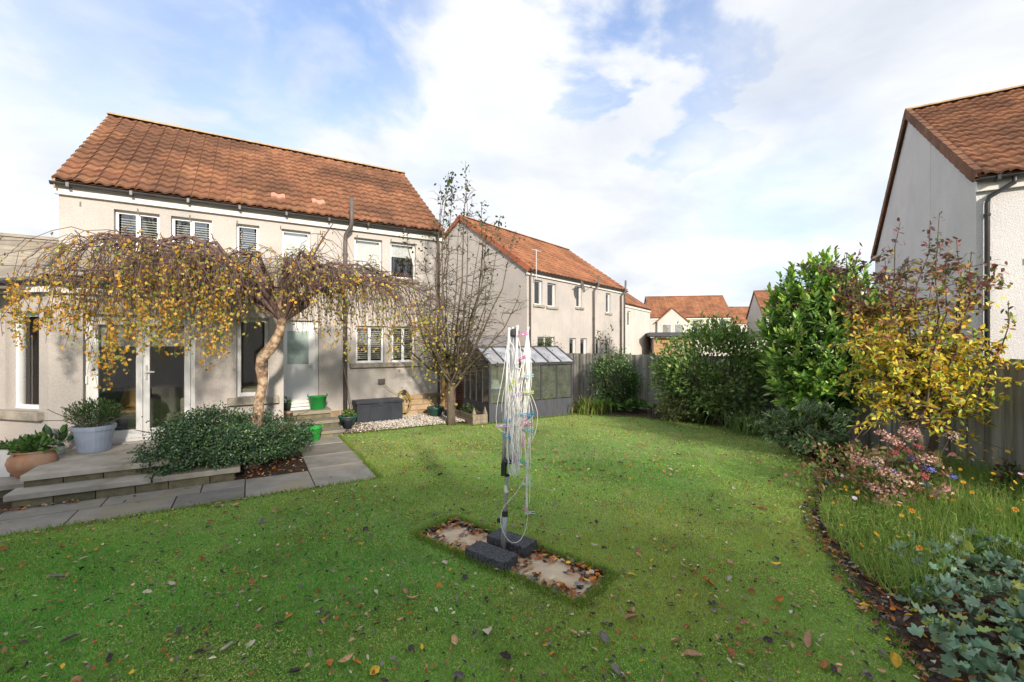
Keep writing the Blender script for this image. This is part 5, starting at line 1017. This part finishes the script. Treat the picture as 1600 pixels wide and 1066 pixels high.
# ------------------------------------------------------------------ pots and things by the house
M['bluepot'] = mat('blue_grey_pot', (.27,.32,.42), (.21,.26,.35), 4, .5); M['terra'] = mat('terracotta', (.36,.19,.11), (.27,.15,.095), 5, .8, .2, 40, c3=(.36,.26,.19), s3=4); M['whitepot'] = mat('white_pot', (.68,.69,.70), (.58,.59,.60), 4, .5)
M['green'] = plain('bright_green_plastic', (.015,.22,.045), .4); M['green2'] = plain('lime_green_plastic', (.03,.36,.06), .4); M['teal'] = plain('dark_teal_plastic', (.025,.085,.065), .45); M['dkpot'] = plain('dark_green_pot', (.02,.05,.035), .5)
def pot(name, label, loc, prof, m, n=24, sq=0, soil=None, cat='pot', rz=0, group=None):
    r = empty(name, loc, rz, label, cat, group); rt, zt = prof[-1]
    inner = [(rt - .018, zt), (rt - .03, zt - .05)]
    MB().lathe(prof + inner, n, sq=sq).build('body', M[m], r, smooth=(sq == 0))
    MB().lathe([(rt - .032, zt - .062), (rt - .032, zt - .052)], n, sq=sq).build('soil', M['soil'], r); return r
def plant_in(root, c, rad, n, ln, wd, cols, m='leaf', tm=OVAL, upb=.5, name='plant'):
    rad = np.array(rad); d_ = unit(n) * rng.uniform(.35, 1, (n, 1)); d_[:, 2] = d_[:, 2] * .9 + .1; P = d_ * rad + np.array(c); k_ = P[:, 2] > c[2] - rad[2] * .75; P, d_ = P[k_], d_[k_]; n = len(P)
    leaves_obj(name, [scatter(*tm, P, d_ + unit(n) * .6 + np.array([0,0,upb]), d_ + np.array([0,0,.8]) + unit(n) * .4, ln * rng.uniform(.7,1.2,n), wd, pick(cols, n))], root, m)
bp = pot('planter', 'large blue grey planter with a leafy green shrub beside the french doors', HL(1.08,-2.58,FZ), [(.175,0),(.185,.02),(.225,.33),(.242,.332),(.25,.40)], 'bluepot', sq=.1)
plant_in(bp, (0,0,.56), (.38,.30,.24), 2000, .045, .013, [(.045,.095,.03),(.075,.135,.045),(.03,.065,.025)], upb=.6)
P = []; Rr = []
for i in range(26): P.append(curve((rng.normal(0,.08), rng.normal(0,.08), .30), (rng.normal(0,.24), rng.normal(0,.2), rng.uniform(.5,.72)), (0,0,.03), 5, .01)); Rr.append(np.full(5,.005))
branches_obj('stems', [(np.stack(P), np.stack(Rr))], bp, 'twig2', 4)
tp_ = pot('terracotta_pot', 'round bellied terracotta pot with green leaves at the left end of the steps', (-6.60, 6.08, .16), [(.14,0),(.15,.01),(.235,.12),(.255,.20),(.235,.28),(.19,.325),(.20,.335),(.215,.36)], 'terra')
plant_in(tp_, (0,0,.40), (.26,.2,.13), 260, .085, .05, [(.06,.13,.035),(.09,.18,.05)])
wp = pot('white_planter', 'square white planter at the left edge of the picture', (-7.08, 6.18, .16), [(.18,0),(.24,.36),(.245,.38)], 'whitepot', 32, .85, rz=.2)
plant_in(wp, (0,0,.38), (.2,.2,.08), 160, .05, .03, [(.08,.14,.05),(.05,.1,.03)])
ws = pot('white_pot', 'small white pot with large dark leaves behind the terracotta pot', (-6.83, 6.52, .16), [(.11,0),(.15,.24),(.155,.26)], 'whitepot')
plant_in(ws, (.05,0,.36), (.22,.16,.15), 34, .17, .07, [(.035,.085,.03),(.05,.11,.04)], 'glossy')
def trug(label, loc, m, r=.19, h=.24, group=None):
    t_ = empty('trug', loc, HA, label, 'bucket', group); MB().lathe([(r*.74,0),(r*.78,.01),(r,h),(r*1.04,h+.004),(r*1.0,h+.006),(r*.97,h),(r*.74,.02)], 24, cap=True).build('tub', M[m], t_, smooth=True)
    for a in (0, math.pi): MB().tube([(math.cos(a)*r*1.02+math.sin(a)*s_*.07, math.sin(a)*r*1.02+s_*.07, h+z) for s_, z in ((-1,0),(-.6,.05),(.6,.05),(1,0))], .009, 6).build('handle', M[m], t_)
    return t_
trug('dark green rubber bucket standing on the top step at the back door', HL(4.46,-.62,.477), 'green', .2, .28)
trug('bright lime green bucket standing on the ground beside the back door steps', HL(4.18,-1.93,.02), 'green2', .2, .26)
q = pot('plant_pot', 'small dark green pot with a seedling on the step left of the planter crate', HL(3.80,-.72,.477), [(.085,0),(.11,.16),(.115,.18)], 'dkpot'); plant_in(q, (0,0,.22), (.12,.12,.10), 60, .06, .03, [(.06,.12,.03),(.1,.16,.04)])
pot('plant_pot', 'empty terracotta pot on the middle step at the back door', HL(3.78,-1.12,.307), [(.085,0),(.115,.19),(.125,.19),(.125,.22)], 'terra')
cr = empty('crate', HL(4.08,-.50,.477), HA+.12, 'weathered white wooden crate on the top step beside the green bucket', 'crate')
for z in (0,.075,.15): MB().box(-.2,.2,-.13,-.115,z,z+.062).build('slat', M['whitepot'], cr); MB().box(-.2,.2,.115,.13,z,z+.062).build('slat', M['whitepot'], cr); MB().box(-.215,-.201,-.13,.13,z,z+.062).build('slat', M['whitepot'], cr); MB().box(.201,.215,-.13,.13,z,z+.062).build('slat', M['whitepot'], cr)
MB().box(-.2,.2,-.114,.114,.01,.10).build('compost', M['soil'], cr)
q = pot('bowl_planter', 'wide teal bowl planter with a green plant between the steps and the storage box', HL(5.10,-.75,.05), [(.13,0),(.15,.02),(.20,.18),(.22,.20),(.225,.23)], 'teal'); plant_in(q, (.02,0,.27), (.15,.13,.09), 110, .07, .035, [(.08,.16,.03),(.12,.2,.05)])
pot('small_bucket', 'small grey bucket in front of the teal bowl planter by the steps', HL(5.02,-1.18,.05), [(.085,0),(.11,.2),(.118,.205),(.118,.22)], 'box')
br = MB().tube([HL(5.30,-.55,.05), HL(5.10,-.13,1.45)], .014, 8).build('broom_handle', M['timber'], None); tag(br, 'long wooden handle leaning against the downpipe by the storage box', 'handle')
dc = empty('shovel', HL(5.20,-.42,.05), HA, 'dark dustpan shape lying against the wall below the long handle', 'dustpan'); MB().add([(-.18,-.12,.10),(.10,-.12,.24),(.14,.12,.24),(-.18,.12,.10),(-.18,-.12,.06),(.10,-.12,.16),(.14,.12,.16),(-.18,.12,.06)], [(0,1,2,3),(7,6,5,4),(0,4,5,1),(1,5,6,2),(2,6,7,3),(3,7,4,0)]).build('pan', M['dkpot'], dc)
bx = empty('storage_box', HL(5.90,-.33,.04), HA, 'dark slate plastic storage box against the house wall', 'storage box')
MB().box(-.56,.56,-.25,.25,0,.44).build('body', M['box'], bx, bevel=.015); MB().box(-.585,.585,-.27,.26,.443,.52).build('lid', M['box'], bx, bevel=.02); MB().box(-.07,.07,-.283,-.271,.40,.46).build('latch', M['box'], bx, bevel=.004)
for i in range(4): MB().box(-.50+i*.255,-.50+i*.255+.235,-.2575,-.2505,.05,.40).build('side_panel', M['box'], bx, bevel=.004)
hs = empty('hose', HL(6.63,-.11,.42), HA, 'coiled yellow and grey garden hose hanging on the wall beside the storage box', 'hose')
for m_, k0 in (('hose', 0), ('hose2', 1)):
    mb = MB()
    for i in range(5 if not k0 else 3):
        a_ = .15 + rng.uniform(0,.04); b_ = .30 + rng.uniform(-.03,.03); y = -.05 + i * .022 + k0 * .012; ph = rng.normal(0,.12)
        mb.tube([(a_*math.cos(t_)+ph*.1*math.sin(2*t_), y, b_*math.sin(t_) + .02*math.sin(3*t_+i)) for t_ in np.linspace(0, 2*math.pi, 25)], .0105, 6)
    for i in range(3): mb.tube([(a_*.5*math.cos(t_)+.02*i, -.06-i*.012, b_*.75*math.sin(t_)-.05) for t_ in np.linspace(.3+i, 5.2+i*.6, 18)], .010, 6)
    mb.build('coil', M[m_], hs, smooth=True)
MB().lathe([(.05,0),(.05,.09)], 12, Matrix.Translation((0,.0,.28)) @ Matrix.Rotation(R(90),4,'X')).build('hanger', M['black'], hs)
MB().tube([(-.03,-.03,.33),(-.18,-.03,.24),(-.38,-.03,.36),(-.52,-.04,.50)], .008, 6).build('feed_pipe', M['hose'], hs)
q = pot('bowl_planter', 'teal bowl planter with pale flowers at the house corner, on the gravel', HL(7.35,-.55,.05), [(.13,0),(.15,.02),(.21,.19),(.225,.20),(.23,.24)], 'teal'); plant_in(q, (0,0,.27), (.15,.13,.08), 80, .05, .03, [(.08,.14,.05),(.6,.5,.5),(.1,.12,.06)])
pot('plant_pot', 'small grey pot between the teal flower bowl and the bare tree', HL(7.63,-.75,.05), [(.075,0),(.095,.15),(.10,.17)], 'box')
pot('plant_pot', 'tall clay pot just left of the bare tree trunk', HL(7.78,-.62,.05), [(.09,0),(.14,.27),(.15,.27),(.15,.31)], 'terra')
# raised timber planter with pyramid posts, left of the greenhouse
pb = G(739, 665); rb_ = empty('raised_planter', (pb.x, pb.y, 0), .54, 'low grey timber planter with two pointed corner posts, left of the greenhouse', 'planter')
for z in (.0,.125): MB().box(.0,.40,0,.03,z,z+.12).build('plank', M['timber'], rb_, bevel=.004); MB().box(-.0,.03,.031,1.05,z,z+.12).build('plank', M['timber'], rb_, bevel=.004); MB().box(.37,.40,.031,1.05,z,z+.12).build('plank', M['timber'], rb_, bevel=.004)
for x, y in ((.06,.07),(.36,.07)): MB().box(x-.03,x+.03,y-.03,y+.03,.0,.25).add([(x-.045,y-.045,.25),(x+.045,y-.045,.25),(x+.045,y+.045,.25),(x-.045,y+.045,.25),(x,y,.43)], [(0,3,2,1),(0,1,4),(1,2,4),(2,3,4),(3,0,4)]).build('corner_post', M['timber'], rb_)
MB().box(.03,.37,.03,1.04,.02,.20).build('soil', M['soil'], rb_)
plant_in(rb_, (.18,.62,.26), (.18,.35,.15), 260, .06, .03, [(.04,.08,.03),(.07,.10,.04)], name='plant')
# plants inside the greenhouse
for q_, (x, lab) in enumerate(((1.55,'leafy yellow green plant inside the greenhouse, left of centre'),(2.0,'tall green plant inside the greenhouse behind the middle right panes'),(2.4,'green plant inside the greenhouse at its right end'))):
    p = GHL(x, .5); shrub('greenhouse_plant', lab, 'plant', (p.x, p.y, .75), (.24,.24,.5), 420, .11, .06, [(.12,.20,.05),(.20,.24,.06),(.30,.28,.08)] if q_ == 0 else [(.08,.17,.04),(.12,.22,.05)], clumps=24, stems=5)
p = AT(853, 535, 17.5); shrub('clipped_bush', 'rounded clipped bush top behind the greenhouse', 'shrub', (p.x, p.y, 1.2), (.62,.5,.92), 3200, .045, .03, [(.10,.13,.03),(.07,.10,.03)], clumps=60)

# ------------------------------------------------------------------ flags, blocks and rotary airer
fl = empty('stone_flags', (FC.x, FC.y, 0), math.atan2(FA.y, FA.x), 'pair of brown sandstone slabs sunk in the lawn under the rotary airer', 'paving')
for a0, a1 in ((-.90,-.02),(.0,.90)): MB().box(a0, a1, -.225, .225, -.03, -.006 + .004*(a0 > -.5)).build('slab', M['flag'], fl, bevel=.006)
for lab, c in (('nearer dark concrete block at the foot of the rotary airer', (-.19, 4.02)), ('farther dark concrete block behind the airer pole', (-.005, 4.30))):
    o = MB().box(-.23,.23,-.105,.105,0,.105).build('concrete_block', M['block'], None, bevel=.008); o.location = (c[0], c[1], -.004); o.rotation_euler = (0,0,math.atan2(FA.y, FA.x) + random.uniform(-.03,.05)); tag(o, lab, 'block', 'concrete blocks beside the airer')
RB = Vector((-.085, 4.17, 0)); air = empty('rotary_airer', RB, 0, 'folded rotary clothes airer with tangled white lines in the middle of the lawn', 'clothes airer')
TL = Vector((.115/2.15, 0, 1)).normalized()                       # it leans a little to the right
def AP(z, dx=0, dy=0): return (TL.x * z + dx, TL.y * z + dy, z)
M['bubble'] = plain('green_bubble', (.30,.62,.03), .3)
MB().tube([AP(-.02), AP(.40)], .026, 14).build('ground_socket', M['galv'], air, smooth=True); MB().tube([AP(.38), AP(2.08)], .0175, 12).build('pole', M['alu'], air, smooth=True)
MB().lathe([(.03,0),(.03,.05)], 12, Matrix.Translation(AP(.36))).box(-.055,-.02,-.012,.012,.30,.34).build('socket_collar', M['black'], air); MB().lathe([(.0185,0),(.0185,.07)], 12, Matrix.Translation(AP(.585)), cap=False).build('label_band', M['white'], air)
hb_ = MB().lathe([(.022,0),(.03,.02),(.022,.03),(.022,.12),(.05,.125),(.055,.145),(.05,.165),(.02,.17)], 14, Matrix.Translation(AP(.735))).box(-.018,.018,-.045,-.02,.75,.87).build('hub', M['black'], air); MB().box(-.008,.008,-.05,-.044,.775,.84, Matrix.Translation((TL.x*.8,0,0))).build('level_bubble', M['bubble'], hb_)
MB().lathe([(.03,0),(.045,.02),(.045,.06),(.02,.08)], 14, Matrix.Translation(AP(2.05))).build('hub', M['black'], air)
arms = []
for (bx_, by_), (tx, ty), z1 in (((-.05,-.02),(-.055,-.045),2.13), ((.05,-.02),(.02,-.06),2.15), ((.035,.04),(.125,.04),2.14), ((-.035,.04),(-.02,.07),2.14)):
    A0, A1 = np.array(AP(.90, bx_, by_)), np.array(AP(z1, tx, ty)); arms.append((A0, A1)); ar = MB().tube([A0, A1], .0115, 8).build('arm', M['alu'], air, smooth=True); MB().tube([A1 - (A1-A0)*.01, A1 + (A1-A0)*.006], .013, 8).build('end_cap', M['white'], ar)
mb = MB()
def cordline(pts, r=.0026):
    pts = np.array(pts, float); k_ = len(pts); t_ = np.linspace(0, k_ - 1, 22); o = np.zeros((22, 3))
    for j in range(22):                                          # Catmull-Rom
        i = min(int(t_[j]), k_ - 2); f = t_[j] - i; p0, p1, p2, p3 = pts[max(i-1,0)], pts[i], pts[i+1], pts[min(i+2,k_-1)]
        o[j] = .5 * (2*p1 + (p2-p0)*f + (2*p0-5*p1+4*p2-p3)*f*f + (3*p1-p0-3*p2+p3)*f**3)
    return o
CP_ = []
for i in range(40):                                             # lines that sag between two folded arms
    a_, b_ = random.sample(range(4), 2); f0, f1 = rng.uniform(.35, 1.0), rng.uniform(.35, 1.0); pa = arms[a_][0] * (1-f0) + arms[a_][1] * f0; pb_ = arms[b_][0] * (1-f1) + arms[b_][1] * f1
    low = max(.80, min(pa[2], pb_[2]) - rng.uniform(.25, 1.0)); sx_ = rng.normal(0, .03) + .045; sy_ = rng.normal(-.02, .06); m1 = np.array(AP(low + .05, sx_, sy_))
    CP_.append(cordline([pa, pa*.35 + m1*.65 + np.array([rng.normal(-.01,.02), 0, .05]), m1 + np.array([-.02,0,-.04]), m1 + np.array([.035,0,-.04]), pb_*.35 + m1*.65 + np.array([rng.normal(.01,.02), 0, .05]), pb_]))
for i in range(13):                                             # the bunch hanging on the right
    pa = arms[2][0]*.02 + arms[2][1]*.98; lo = rng.uniform(.42, 1.1); dx = .185 + rng.normal(0, .014)
    CP_.append(cordline([pa, pa + np.array([rng.normal(.0,.02), -.02, -.45]), np.array(AP(1.25, .14 + rng.normal(0,.035), -.02)), np.array(AP(lo + .2, dx, -.03)), np.array(AP(lo, dx + .012, -.03))]))
for r_, lo in ((.20,1.28),(.24,1.12)):                        # wide loops
    pa = arms[2][0]*.3 + arms[2][1]*.7; CP_.append(cordline([pa, np.array(AP(1.62, .13, -.03)), np.array(AP(1.35, r_+.01, -.04)), np.array(AP(lo, r_-.01, -.04)), np.array(AP(lo-.05, .16, -.03)), np.array(AP(1.5, .06, -.02)), arms[3][1]]))
for lo in (1.22,): CP_.append(cordline([arms[0][1], np.array(AP(1.7, -.09, -.03)), np.array(AP(1.4, -.13, -.03)), np.array(AP(lo, -.12, -.03)), np.array(AP(lo-.06, -.02, -.05)), np.array(AP(lo+.1, .06, -.04)), arms[1][0]*.4+arms[1][1]*.6]))
CP_.append(cordline([AP(.74,.17,-.03), AP(.60,.10,-.03), AP(.48,.0,-.035), AP(.40,-.035,-.03), AP(.28,-.03,-.04), AP(.15,.05,-.06), AP(.14,.15,-.03), AP(.30,.21,-.03), AP(.55,.20,-.03)]))
CP_ = np.stack(CP_); V, F = tubes(CP_, np.full(CP_.shape[:2], .0027), 5); tag(link('line_cords', npmesh('line_cords', V, F, None, True), M['cord'], air))
PG = {'pink': plain('pink_peg', (.62,.20,.42), .4), 'magenta': plain('magenta_peg', (.55,.03,.30), .4), 'blue': plain('blue_peg', (.02,.30,.50), .4), 'pale_blue': plain('pale_blue_peg', (.38,.60,.66), .4), 'lilac': plain('lilac_peg', (.50,.33,.62), .4), 'lime': plain('lime_peg', (.50,.62,.10), .4)}
pegs = [(817,523,'magenta',.2,'magenta peg near the top of the airer'),(814,561,'magenta',.45,'magenta peg below the topmost one on the airer lines'),(826,587,'pale_blue',.05,'pale blue peg on the right hand lines, level with the greenhouse panes'),(800,602,'lime',1.2,'lime green peg on the middle lines of the airer'),(826,613,'lime',.0,'lime peg on the right hand lines above the blue pegs'),(808,617,'lilac',.3,'lilac peg in the middle of the airer lines'),
        (818,648,'blue',.1,'left of two bright blue pegs side by side on the airer lines'),(829,650,'blue',.9,'right of two bright blue pegs side by side on the airer lines'),(783,665,'lilac',.0,'lilac peg sticking out at the left side of the airer lines'),(794,657,'blue',.1,'blue peg on the left hand lines of the airer'),(819,660,'pink',.7,'upper of two pink pegs close together on the airer lines'),(826,664,'pink',.3,'lower of two pink pegs close together on the airer lines'),(827,672,'blue',-.3,'blue peg just below the two pink pegs'),(791,682,'blue',-.3,'blue peg on the lowest left loops of the airer'),
        (817,691,'pink',1.4,'small pink peg hanging above the lower right lines'),(806,715,'pink',1.4,'pink peg beside the lower hub of the airer'),(815,722,'blue',-.5,'blue peg on the lower right lines below the pink pegs'),(824,757,'pale_blue',.0,'pale blue peg where the lower lines cross'),(828,801,'pale_blue',.05,'pale blue peg at the bottom end of the hanging lines'),(822,797,'pink',-.8,'pink peg next to the bottom pale blue peg')]
pm = {}
for u, v, cn, ang, lab in pegs:
    if cn not in pm:
        q = empty('clothes_peg', (0,0,0), 0, 'x', 'peg'); me = []
        a_ = MB().add([(-.036,.001,-.004),(.036,.004,-.004),(.036,.010,-.004),(-.036,.0055,-.004),(-.036,.001,.004),(.036,.004,.004),(.036,.010,.004),(-.036,.0055,.004)], [(0,3,2,1),(4,5,6,7),(0,1,5,4),(1,2,6,5),(2,3,7,6),(3,0,4,7)]).build('jaw', PG[cn], q); b_ = link('jaw', a_.data, None, q); b_.scale = (1,-1,1)
        MB().lathe([(.004,-.006),(.004,.006)], 8).build('spring', M['alu'], q); pm[cn] = q; o = q
    else: o = tree_copy(pm[cn], (0,0,0), 0, 'x', None)
    o.scale = (1.35,) * 3; o.location = AT(u, v, 4.10 + rng.uniform(-.02,.02)); o.rotation_euler = (R(75), -ang, rng.normal(0,.3)); o['label'] = lab; o['group'] = 'clothes pegs on the airer lines'

# ------------------------------------------------------------------ fallen leaves
FM = {'tan': (.50,.30,.17), 'russet': (.33,.12,.05), 'dark': (.060,.045,.045), 'yellow': (.62,.40,.04), 'pale': (.52,.47,.36), 'orange': (.52,.20,.035), 'grey': (.19,.165,.16), 'green': (.20,.26,.07)}
fm = {k_: mat('fallen_leaf_' + k_, c, tuple(x * .62 for x in c), 38, .75, .3, 120, .003, obj_rand=.28) for k_, c in FM.items()}
def fleaf(seed, wd=.5):
    r = np.random.default_rng(seed); T_ = []; ny = 6; cu = r.uniform(-.5, .9); cv = r.uniform(.15, .9)
    for i in range(ny):
        t_ = i / (ny - 1); wv = math.sin(math.pi * (t_ * .92 + .04)) ** .8 * wd * .5
        for s_ in (-1, -.4, .4, 1): T_.append((s_ * wv * (1 + r.normal(0,.10)), t_ - .5, cu * (t_ - .5) ** 2 + cv * wv * s_ * s_ * .9 + r.normal(0,.018)))
    F_ = [(i*4+j, i*4+j+1, i*4+j+5, i*4+j+4) for i in range(ny - 1) for j in range(3)]; return T_, F_
shapes = [fleaf(s_, wd) for s_, wd in ((1,.55),(2,.42),(3,.62),(4,.35),(5,.5),(6,.72))]; fme = {}
def leaf_mesh(cn, si):
    if (cn, si) not in fme:
        me = bpy.data.meshes.new('fallen_leaf'); me.from_pydata(shapes[si][0], [], shapes[si][1]); me.update(); me.materials.append(fm[cn]); fme[(cn, si)] = me
    return fme[(cn, si)]
def zone(x, y): return 'on the far lawn beyond the airer' if y > 5.2 else 'on the lawn left of the airer' if x < -1.1 else 'on the lawn right of the airer' if x > .9 else 'on the near lawn below the airer'
def put_leaf(x, y, cn, L, rz=None, label=None, z=.016, si=None):
    o = link('fallen_leaf', leaf_mesh(cn, int(rng.integers(0,6)) if si is None else si)); o.location = (x, y, z + .012 * L / .1); o.scale = (L,) * 3; o.rotation_euler = (rng.normal(0,.25), rng.normal(0,.25), rng.uniform(0,6.28) if rz is None else rz)
    if label: tag(o, label, 'leaf')
    else: tag(o, {'tan':'small tan','russet':'small russet brown','dark':'small blackened','yellow':'small yellow','pale':'small pale cream','orange':'small orange','grey':'small grey brown','green':'small green'}[cn] + ' fallen leaf ' + zone(x, y), 'leaf', cn + ' fallen leaves ' + zone(x, y))
special = [(1398,1034,'yellow',.12,2.5,'big yellow leaf at the lower right edge of the lawn'),(1353,948,'yellow',.085,1.3,'yellow leaf at the lawn edge left of the cranesbill'),(1082,1023,'tan',.125,1.5,'long tan leaf lying alone at the bottom of the lawn'),(1106,910,'orange',.12,1.2,'long orange tan leaf right of the stone flags'),(1212,882,'yellow',.09,1.5,'golden oval leaf on the lawn right of the flags'),(962,1046,'grey',.10,.3,'grey purple leaf near the bottom middle of the lawn'),(1264,1000,'tan',.15,-.9,'long curled tan leaf on the lower right lawn'),(1215,940,'orange',.13,-1.0,'long narrow orange leaf on the lawn right of centre'),(540,1032,'tan',.10,2.4,'pale tan leaf at the bottom of the lawn left of centre'),(645,935,'tan',.09,1.8,'tan leaf on the lawn left of the stone flags'),(762,985,'pale',.10,.2,'curled pale leaf standing on the lawn below the blocks'),(987,968,'tan',.12,1.9,'folded brown leaf on the lawn below the right flag'),(944,1000,'grey',.11,.2,'mottled grey leaf on the lawn below the right flag'),(913,992,'pale',.09,-1.2,'pale green willow shaped leaf on the lawn below the right flag'),(710,1003,'tan',.09,.4,'narrow tan leaf on the lower lawn below the blocks'),(355,1014,'pale',.10,-.2,'curled white leaf on the lower left lawn'),(230,925,'pale',.085,1.5,'pale leaf with olive edge on the left lawn'),(268,914,'pale',.085,1.2,'whitish folded leaf on the left lawn'),(110,1000,'grey',.11,2.1,'grey leaf pair on the lower left lawn'),(88,902,'grey',.10,2.2,'blue grey oval leaf on the left lawn near the path'),(58,834,'tan',.09,1.4,'pinkish tan leaf at the lawn edge by the path'),(790,1028,'dark',.10,.8,'dark crumpled leaf at the bottom middle of the lawn')]
for u, v, cn, L, rz, lab in special: p = G(u, v, .025); put_leaf(p.x, p.y, cn, L, rz, lab)
x, y = lawn_pts(7000, 2.45, 8.0); keep = rng.random(len(x)) < (2.6 / np.clip(y, 2.4, 9)) ** .5 * (.50 + .55 * np.clip(fbm(x, y, 2.4, 8), -.8, 1)); x, y = x[keep][:275], y[keep][:275]
kinds = ['tan','russet','dark','yellow','pale','orange','grey','green']
for i in range(len(x)): put_leaf(x[i], y[i], rng.choice(kinds, p=[.20,.19,.20,.06,.11,.07,.15,.02]), rng.uniform(.038,.082) * (1 if y[i] < 5 else 1.1))
def litter():
    parts = []; cols = [FM[k_] for k_ in ('tan','russet','dark','pale','orange','grey','yellow')]
    def add(P, L, pr=(.18,.27,.24,.08,.08,.12,.03)):
        n = len(P); T_, F_ = fleaf(int(rng.integers(0,99)), .55); F3 = [(a,b,c) for a,b,c,d in F_] + [(a,c,d) for a,b,c,d in F_]
        parts.append(scatter(T_, F3, P, unit(n) * np.array([1,1,.35]), np.array([0,0,1.]) + unit(n) * .45, L * rng.uniform(.7,1.3,n), L * rng.uniform(.7,1.3,n), pick(cols, n, pr)))
    x, y = lawn_pts(1500, 2.5, 13); kk = rng.random(len(x)) < .75; P = np.stack([x[kk], y[kk], np.full(kk.sum(), .03)], 1); add(P, .042)
    x, y = lawn_pts(6000, 2.5, 9); kk = rng.random(len(x)) < .6; P = np.stack([x[kk], y[kk], np.full(kk.sum(), .028)], 1); add(P, .032, (.16,.2,.36,.08,.03,.16,.01))
    x, y = lawn_pts(900, 6.5, 13); P = np.stack([x, y, np.full(len(x), .03)], 1); add(P, .05)
    # drifts round the flags
    a = rng.uniform(-.97,.97,900); b = rng.uniform(-.28,.28,900); kk = (np.abs(b) > .16 + rng.normal(0,.045,900)) | (np.abs(a) > .80) | ((np.abs(a) < .12 + rng.random(900)*.25)); P = np.array([FL(p_, q_, .004 + rng.uniform(0,.022)) for p_, q_ in zip(a[kk], b[kk])]); add(P, .06); P = np.array([FL(rng.uniform(-.8,.8), rng.uniform(-.2,.2), .006) for _ in range(22)]); add(P, .055)
    # brown edge of the bed and bed floor
    rim = [G(u, v) for u, v in edge[4:]]
    for i in range(len(rim) - 1):
        L = (rim[i+1] - rim[i]).length; k_ = int(L * (150 if rim[i].y < 6 else 80)); t_ = rng.random(k_)[:, None]; P = np.array(rim[i])[None]*(1-t_) + np.array(rim[i+1])[None]*t_; P[:, 0] += np.abs(rng.normal(.05,.16,k_)) - .06; P[:, 1] += rng.normal(0,.08,k_); P[:, 2] = rng.uniform(.0,.04,k_); add(P, .05, (.11,.22,.42,.05,.02,.17,.01))
    n = 4200; yy = rng.uniform(2.3, 8.5, n); xx = rng.uniform(2.0, 6.8, n); kk = ~inpoly(xx, yy, LP) & (xx > 1.9) & (xx < 6.6); P = np.stack([xx[kk], yy[kk], rng.uniform(-.005,.03,kk.sum())], 1); add(P, .06, (.15,.30,.33,.05,.05,.11,.01))
    # under the birch, on the path and beside the steps
    P = np.array([HL(rng.uniform(2.7,3.9), rng.uniform(-4.05,-2.4), .004) for _ in range(420)]); add(P, .045); P = np.array([HL(rng.uniform(-.6,1.3), -4.09 + abs(rng.normal(0,.03))*-1, .015 + rng.uniform(0,.02)) for _ in range(130)]); add(P, .045); P = np.array([HL(rng.uniform(-1,4.7), rng.uniform(-5.0,-4.1), .012) for _ in range(30)]); add(P, .04)
    P = np.array([GHL(rng.uniform(0,GL), -.06 + (GW/2+.06)*f, GE + .05 + rz_*f + .028) for f in rng.random(34)]); add(P, .05, (.1,.2,.5,.05,.05,.1,0))
    V, F, C = merge(parts); tag(link('leaf_litter', npmesh('leaf_litter', V, F, C), M['dry']), 'small brown and tan fallen leaves scattered over lawn, flags and bed edge', 'leaf litter', kind='stuff')
litter()
